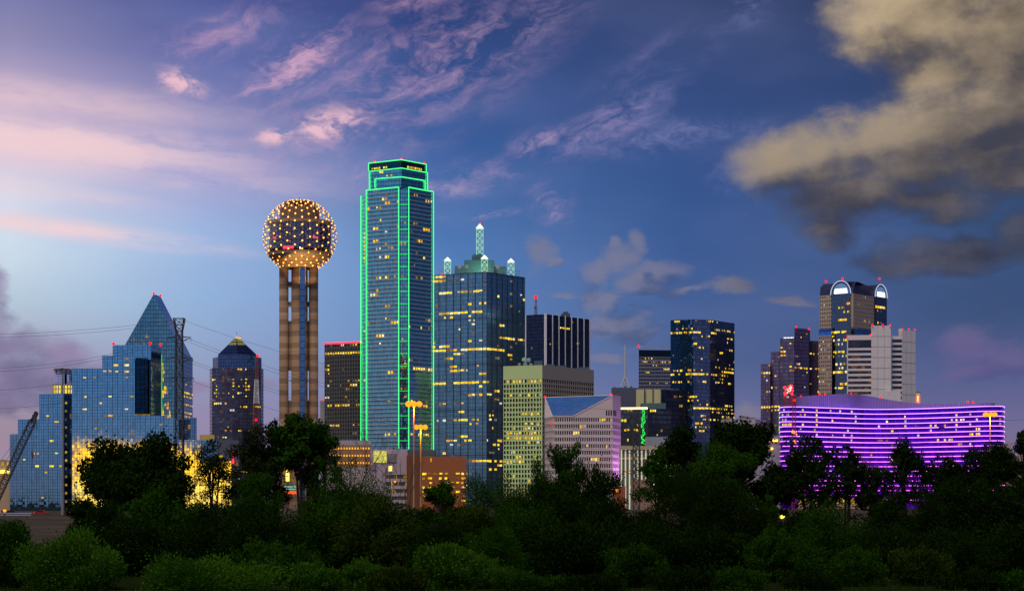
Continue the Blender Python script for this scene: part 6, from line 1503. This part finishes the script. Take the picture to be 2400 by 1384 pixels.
T_(1690, 1040, 150, 325, 'oak', 'leaf_mid', 20000, .38, 'green broad tree directly left below the tallest right-hand tree, before the faceted tower', G1, 'broad_tree')
T_(1812, 1085, 70, 345, 'tall', 'leaf_dark', 7000, .36, 'slender dark tree at the left end of the purple hotel', G1, gap=.35)
T_(1900, 1022, 170, 345, 'tall', 'leaf_dark', 20000, .38, 'wide dark tree in front of the left third of the purple hotel', G1, gap=.04)
T_(1985, 1046, 100, 345, 'tall', 'leaf_dark', 10000, .38, 'loose dark tree before the middle of the purple hotel', G1, gap=.03)
T_(2050, 1085, 100, 345, 'oak', 'leaf_dark', 8500, .36, 'sparse twiggy tree low before the middle of the purple hotel', G1, gap=.02)
T_(2124, 1028, 110, 345, 'tall', 'leaf_dark', 14000, .38, 'pointed dark tree before the right half of the purple hotel', G1, gap=.03)
T_(2195, 1066, 120, 345, 'oak', 'leaf_dark', 11000, .36, 'thin dark tree before the red reflection on the purple hotel', G1, gap=.02)
T_(2255, 1078, 130, 345, 'oak', 'leaf_dark', 18000, .36, 'low dark tree before the right part of the purple hotel', G1, gap=.06)
T_(2330, 1042, 130, 340, 'oak', 'leaf_dark', 24000, .38, 'dense dark tree covering the right corner of the purple hotel', G1, 'broad_tree')
T_(2402, 1012, 60, 330, 'tall', 'leaf_grey', 6000, .34, 'tree cut off by the right edge of the picture', G1)
# --- middle thicket: domes
mid = [
 (190, 1168, 70, 320, 'oak', 'leaf_dark', 5500, 'small dark tree beside the embankment at the road'),
 (262, 1176, 120, 310, 'willow', 'leaf_dark', 9000, 'dark willow left below the large round oak'),
 (360, 1148, 170, 300, 'willow', 'leaf_mid', 17000, 'rounded green willow directly under the large round oak'),
 (465, 1180, 130, 305, 'willow', 'leaf_dark', 10000, 'dark willow under the thin see-through tree'),
 (598, 1112, 124, 310, 'willow', 'leaf_mid', 15000, 'rounded willow left of the green road sign'),
 (560, 1170, 130, 300, 'willow', 'leaf_dark', 11000, 'dark willow with red car lights above its left side'),
 (742, 1150, 96, 320, 'willow', 'leaf_grey', 7500, 'grey-green loose willow just right below the green road sign'),
 (815, 1090, 200, 320, 'willow', 'leaf_mid', 22000, 'wide domed willow below the arcade building with orange lamps'),
 (760, 1160, 150, 295, 'willow', 'leaf_mid', 13000, 'willow dome in front of the wide domed willow, lower left'),
 (885, 1165, 190, 290, 'willow', 'leaf_olive', 17000, 'willow dome below the open deck floors of the pale hall'),
 (960, 1190, 110, 300, 'willow', 'leaf_dark', 8000, 'dark willow below the two lit orange high-mast lamps'),
 (1032, 1128, 104, 345, 'sparse', 'leaf_mid', 7000, 'loose green tree in front of the lit slots of the brick garage'),
 (1090, 1185, 130, 310, 'willow', 'leaf_olive', 11000, 'low willow under the brick garage'),
 (1165, 1118, 190, 315, 'willow', 'leaf_mid', 20000, 'wide willow under the foot of the navy glass tower'),
 (1290, 1135, 210, 305, 'willow', 'leaf_dark', 20000, 'wide dark willow under the green floodlit gridded block'),
 (1230, 1185, 150, 290, 'willow', 'leaf_mid', 13000, 'willow dome lower right of the wide willow under the navy tower'),
 (1430, 1168, 150, 300, 'willow', 'leaf_dark', 13000, 'dark willow under the orange-lit hut'),
 (1520, 1196, 110, 320, 'willow', 'leaf_dark', 8000, 'dark willow below the lit white sign'),
 (1600, 1110, 160, 315, 'willow', 'leaf_dark', 16000, 'dark willow right of the lit white sign'),
 (1700, 1125, 200, 305, 'willow', 'leaf_dark', 20000, 'very dark wide willow under the tall broad trees'),
 (1790, 1165, 90, 310, 'willow', 'leaf_mid', 7500, 'willow just left of the bright yellow yard lamp'),
 (1940, 1180, 170, 300, 'willow', 'leaf_mid', 15000, 'green domed willow right of the bright yellow yard lamp'),
 (1872, 1192, 120, 318, 'willow', 'leaf_dark', 9000, 'dark low willow close on the right of the yellow yard lamp'),
 (2080, 1165, 150, 320, 'willow', 'leaf_dark', 12000, 'dark willow below the middle of the purple hotel'),
 (2170, 1150, 150, 325, 'willow', 'leaf_dark', 12000, 'dark willow below the thin tree with the red reflection'),
 (2280, 1130, 190, 315, 'willow', 'leaf_dark', 19000, 'large dark willow below the right corner of the purple hotel'),
 (2385, 1120, 130, 310, 'willow', 'leaf_dark', 12000, 'dark willow cut by the right edge below the cut-off tree'),
]
for (px, yt, wp, Y, st, mt, n, lb) in mid: T_(px, yt, wp, Y, st, mt, n, .36, lb, G2, 'willow_tree')
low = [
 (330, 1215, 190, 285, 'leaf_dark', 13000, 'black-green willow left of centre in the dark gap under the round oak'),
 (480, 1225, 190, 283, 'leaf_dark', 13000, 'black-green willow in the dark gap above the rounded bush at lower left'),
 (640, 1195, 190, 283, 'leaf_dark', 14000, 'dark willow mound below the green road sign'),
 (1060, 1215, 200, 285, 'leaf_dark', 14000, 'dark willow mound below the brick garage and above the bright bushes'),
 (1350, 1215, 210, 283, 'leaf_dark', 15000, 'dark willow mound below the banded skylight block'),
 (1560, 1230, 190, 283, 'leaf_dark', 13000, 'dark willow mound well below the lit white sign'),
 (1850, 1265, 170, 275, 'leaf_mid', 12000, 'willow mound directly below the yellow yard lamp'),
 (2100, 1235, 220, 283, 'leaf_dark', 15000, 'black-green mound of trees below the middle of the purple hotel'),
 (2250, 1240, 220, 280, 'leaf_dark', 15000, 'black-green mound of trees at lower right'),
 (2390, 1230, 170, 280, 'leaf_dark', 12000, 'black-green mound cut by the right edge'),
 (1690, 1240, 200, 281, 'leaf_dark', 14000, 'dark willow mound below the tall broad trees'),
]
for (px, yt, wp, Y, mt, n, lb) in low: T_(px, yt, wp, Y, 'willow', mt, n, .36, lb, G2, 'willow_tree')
# --- bright bushes of the front row
fr_ = [
 (22, 1222, 120, 245, 'leaf_mid', 12000, 'dark pointed bush at the lower left corner'),
 (172, 1246, 232, 240, 'leaf_willow', 26000, 'round bright green bush at lower left, left of the wider one'),
 (480, 1304, 300, 235, 'leaf_willow', 26000, 'wide bright green bush at the bottom edge, left of centre'),
 (640, 1270, 190, 258, 'leaf_mid', 15000, 'green bush behind the right end of the wide bright bush'),
 (735, 1318, 110, 238, 'leaf_willow', 9000, 'small bright bush beside the right end of the wide bright bush'),
 (850, 1314, 120, 238, 'leaf_willow', 10000, 'small round bright bush at the bottom edge near the centre'),
 (930, 1330, 130, 236, 'leaf_olive', 10000, 'low bright bush left of the taller bright pair at bottom centre'),
 (1045, 1276, 150, 243, 'leaf_willow', 17000, 'taller bright green willow bush at bottom centre'),
 (1125, 1300, 130, 243, 'leaf_willow', 12000, 'bright willow bush leaning on the right of the taller bottom-centre bush'),
 (1235, 1338, 150, 236, 'leaf_mid', 11000, 'low dim bush right of the bottom-centre bushes'),
 (1165, 1236, 130, 268, 'leaf_mid', 11000, 'willow dome behind the taller bottom-centre bush'),
 (1500, 1278, 140, 246, 'leaf_mid', 13000, 'drooping green willow bush at the bottom right of centre'),
 (1380, 1345, 150, 236, 'leaf_dark', 9000, 'very dim low bush between the bottom-centre bushes and the drooping bush'),
 (1600, 1330, 130, 238, 'leaf_dark', 9000, 'dim bush right of the drooping green bush'),
 (1735, 1330, 120, 240, 'leaf_mid', 9000, 'dim green bush below the willow mound of the yard lamp'),
 (1815, 1240, 110, 262, 'leaf_mid', 11000, 'feathery green willow under the yard lamp'),
 (2010, 1284, 120, 250, 'leaf_mid', 11000, 'drooping green willow bush at lower right'),
 (1900, 1340, 130, 240, 'leaf_dark', 8000, 'very dim bush left of the lower right drooping bush'),
 (2165, 1284, 140, 252, 'leaf_olive', 11000, 'olive-tinted bush at lower right beside the drooping one'),
 (2290, 1335, 160, 240, 'leaf_dark', 11000, 'dim dark bush at the bottom right corner, left of the last one'),
 (2380, 1340, 110, 238, 'leaf_mid', 9000, 'green bush in the bottom right corner'),
]
for (px, yt, wp, Y, mt, n, lb) in fr_: T_(px, yt, wp, Y, 'bush', mt, n, .30, lb, G3, 'willow_bush')
# --- bare trees
def bare(px, yt, wp, Y, label):
    rg = random.Random(px); t = thing('bare_tree', label, 'tree', (px2x(px, Y), Y, gz(Y)), 'leafless trees in front of the pale hall'); x0 = px2x(px, Y); H_ = CZ+(HY-yt)*Y/FL-gz(Y); z0 = gz(Y)
    tb = MB(); br = MB()
    def grow(p, d, L, r, lv):
        q = p+d*L; (tb if lv < 1 else br).tube(p, q, r, r*.68, 6 if lv < 2 else 4, False)
        if lv >= 6: return
        for i in range(2 if lv else 3):
            nd = (d+Vector((rg.uniform(-.55, .55), rg.uniform(-.55, .55), rg.uniform(.05, .3)))).normalized()
            grow(q if i < 2 else p+d*L*.6, nd, L*rg.uniform(.66, .86), r*.64, lv+1)
    grow(Vector((x0, Y, z0)), Vector((0, 0, 1)), H_*.27, .26, 0)
    zm_ = max(v[2] for v in br.v); k = H_/(zm_-z0)
    for m_ in (tb, br): m_.v = [(x0+(x-x0)*k, Y+(y-Y)*k, z0+(z-z0)*k) for x, y, z in m_.v]
    tb.build('trunk', M['bark_pale'], t); br.build('branch', M['bark_pale'], t)
bare(838, 1002, 90, 348, 'leafless tree in front of the arcade building with orange lamps')
bare(897, 1003, 90, 350, 'leafless tree in front of the big yellow window of the pale hall')
bare(948, 1052, 60, 350, 'shorter leafless tree below the two lit orange high-mast lamps')
bare(2068, 1040, 40, 345, 'leafless twiggy tree before the middle of the purple hotel')
# grass tufts of the flat
rg = np.random.default_rng(4); n = 9000
cx_ = np.stack([rg.uniform(-90, 90, n), rg.uniform(222, 300, n), rg.uniform(.1, .5, n)], 1)
nr = unit(rg.normal(size=(n, 3))*np.array([1, 1, .2])); dr = unit(rg.normal(size=(n, 3))*.3+np.array([0, 0, 1.]))
o = D.objects.new('grass', leaf_mesh('grass', M['leaf_olive'], cx_, dr, nr, rg.uniform(.4, 1.1, n), rg.uniform(.05, .1, n))); COL.objects.link(o); tag(o, 'rough grass growing between the bushes of the flat', 'grass', kind='stuff')
for o in D.objects:
    if '_o' in o: del o['_o']
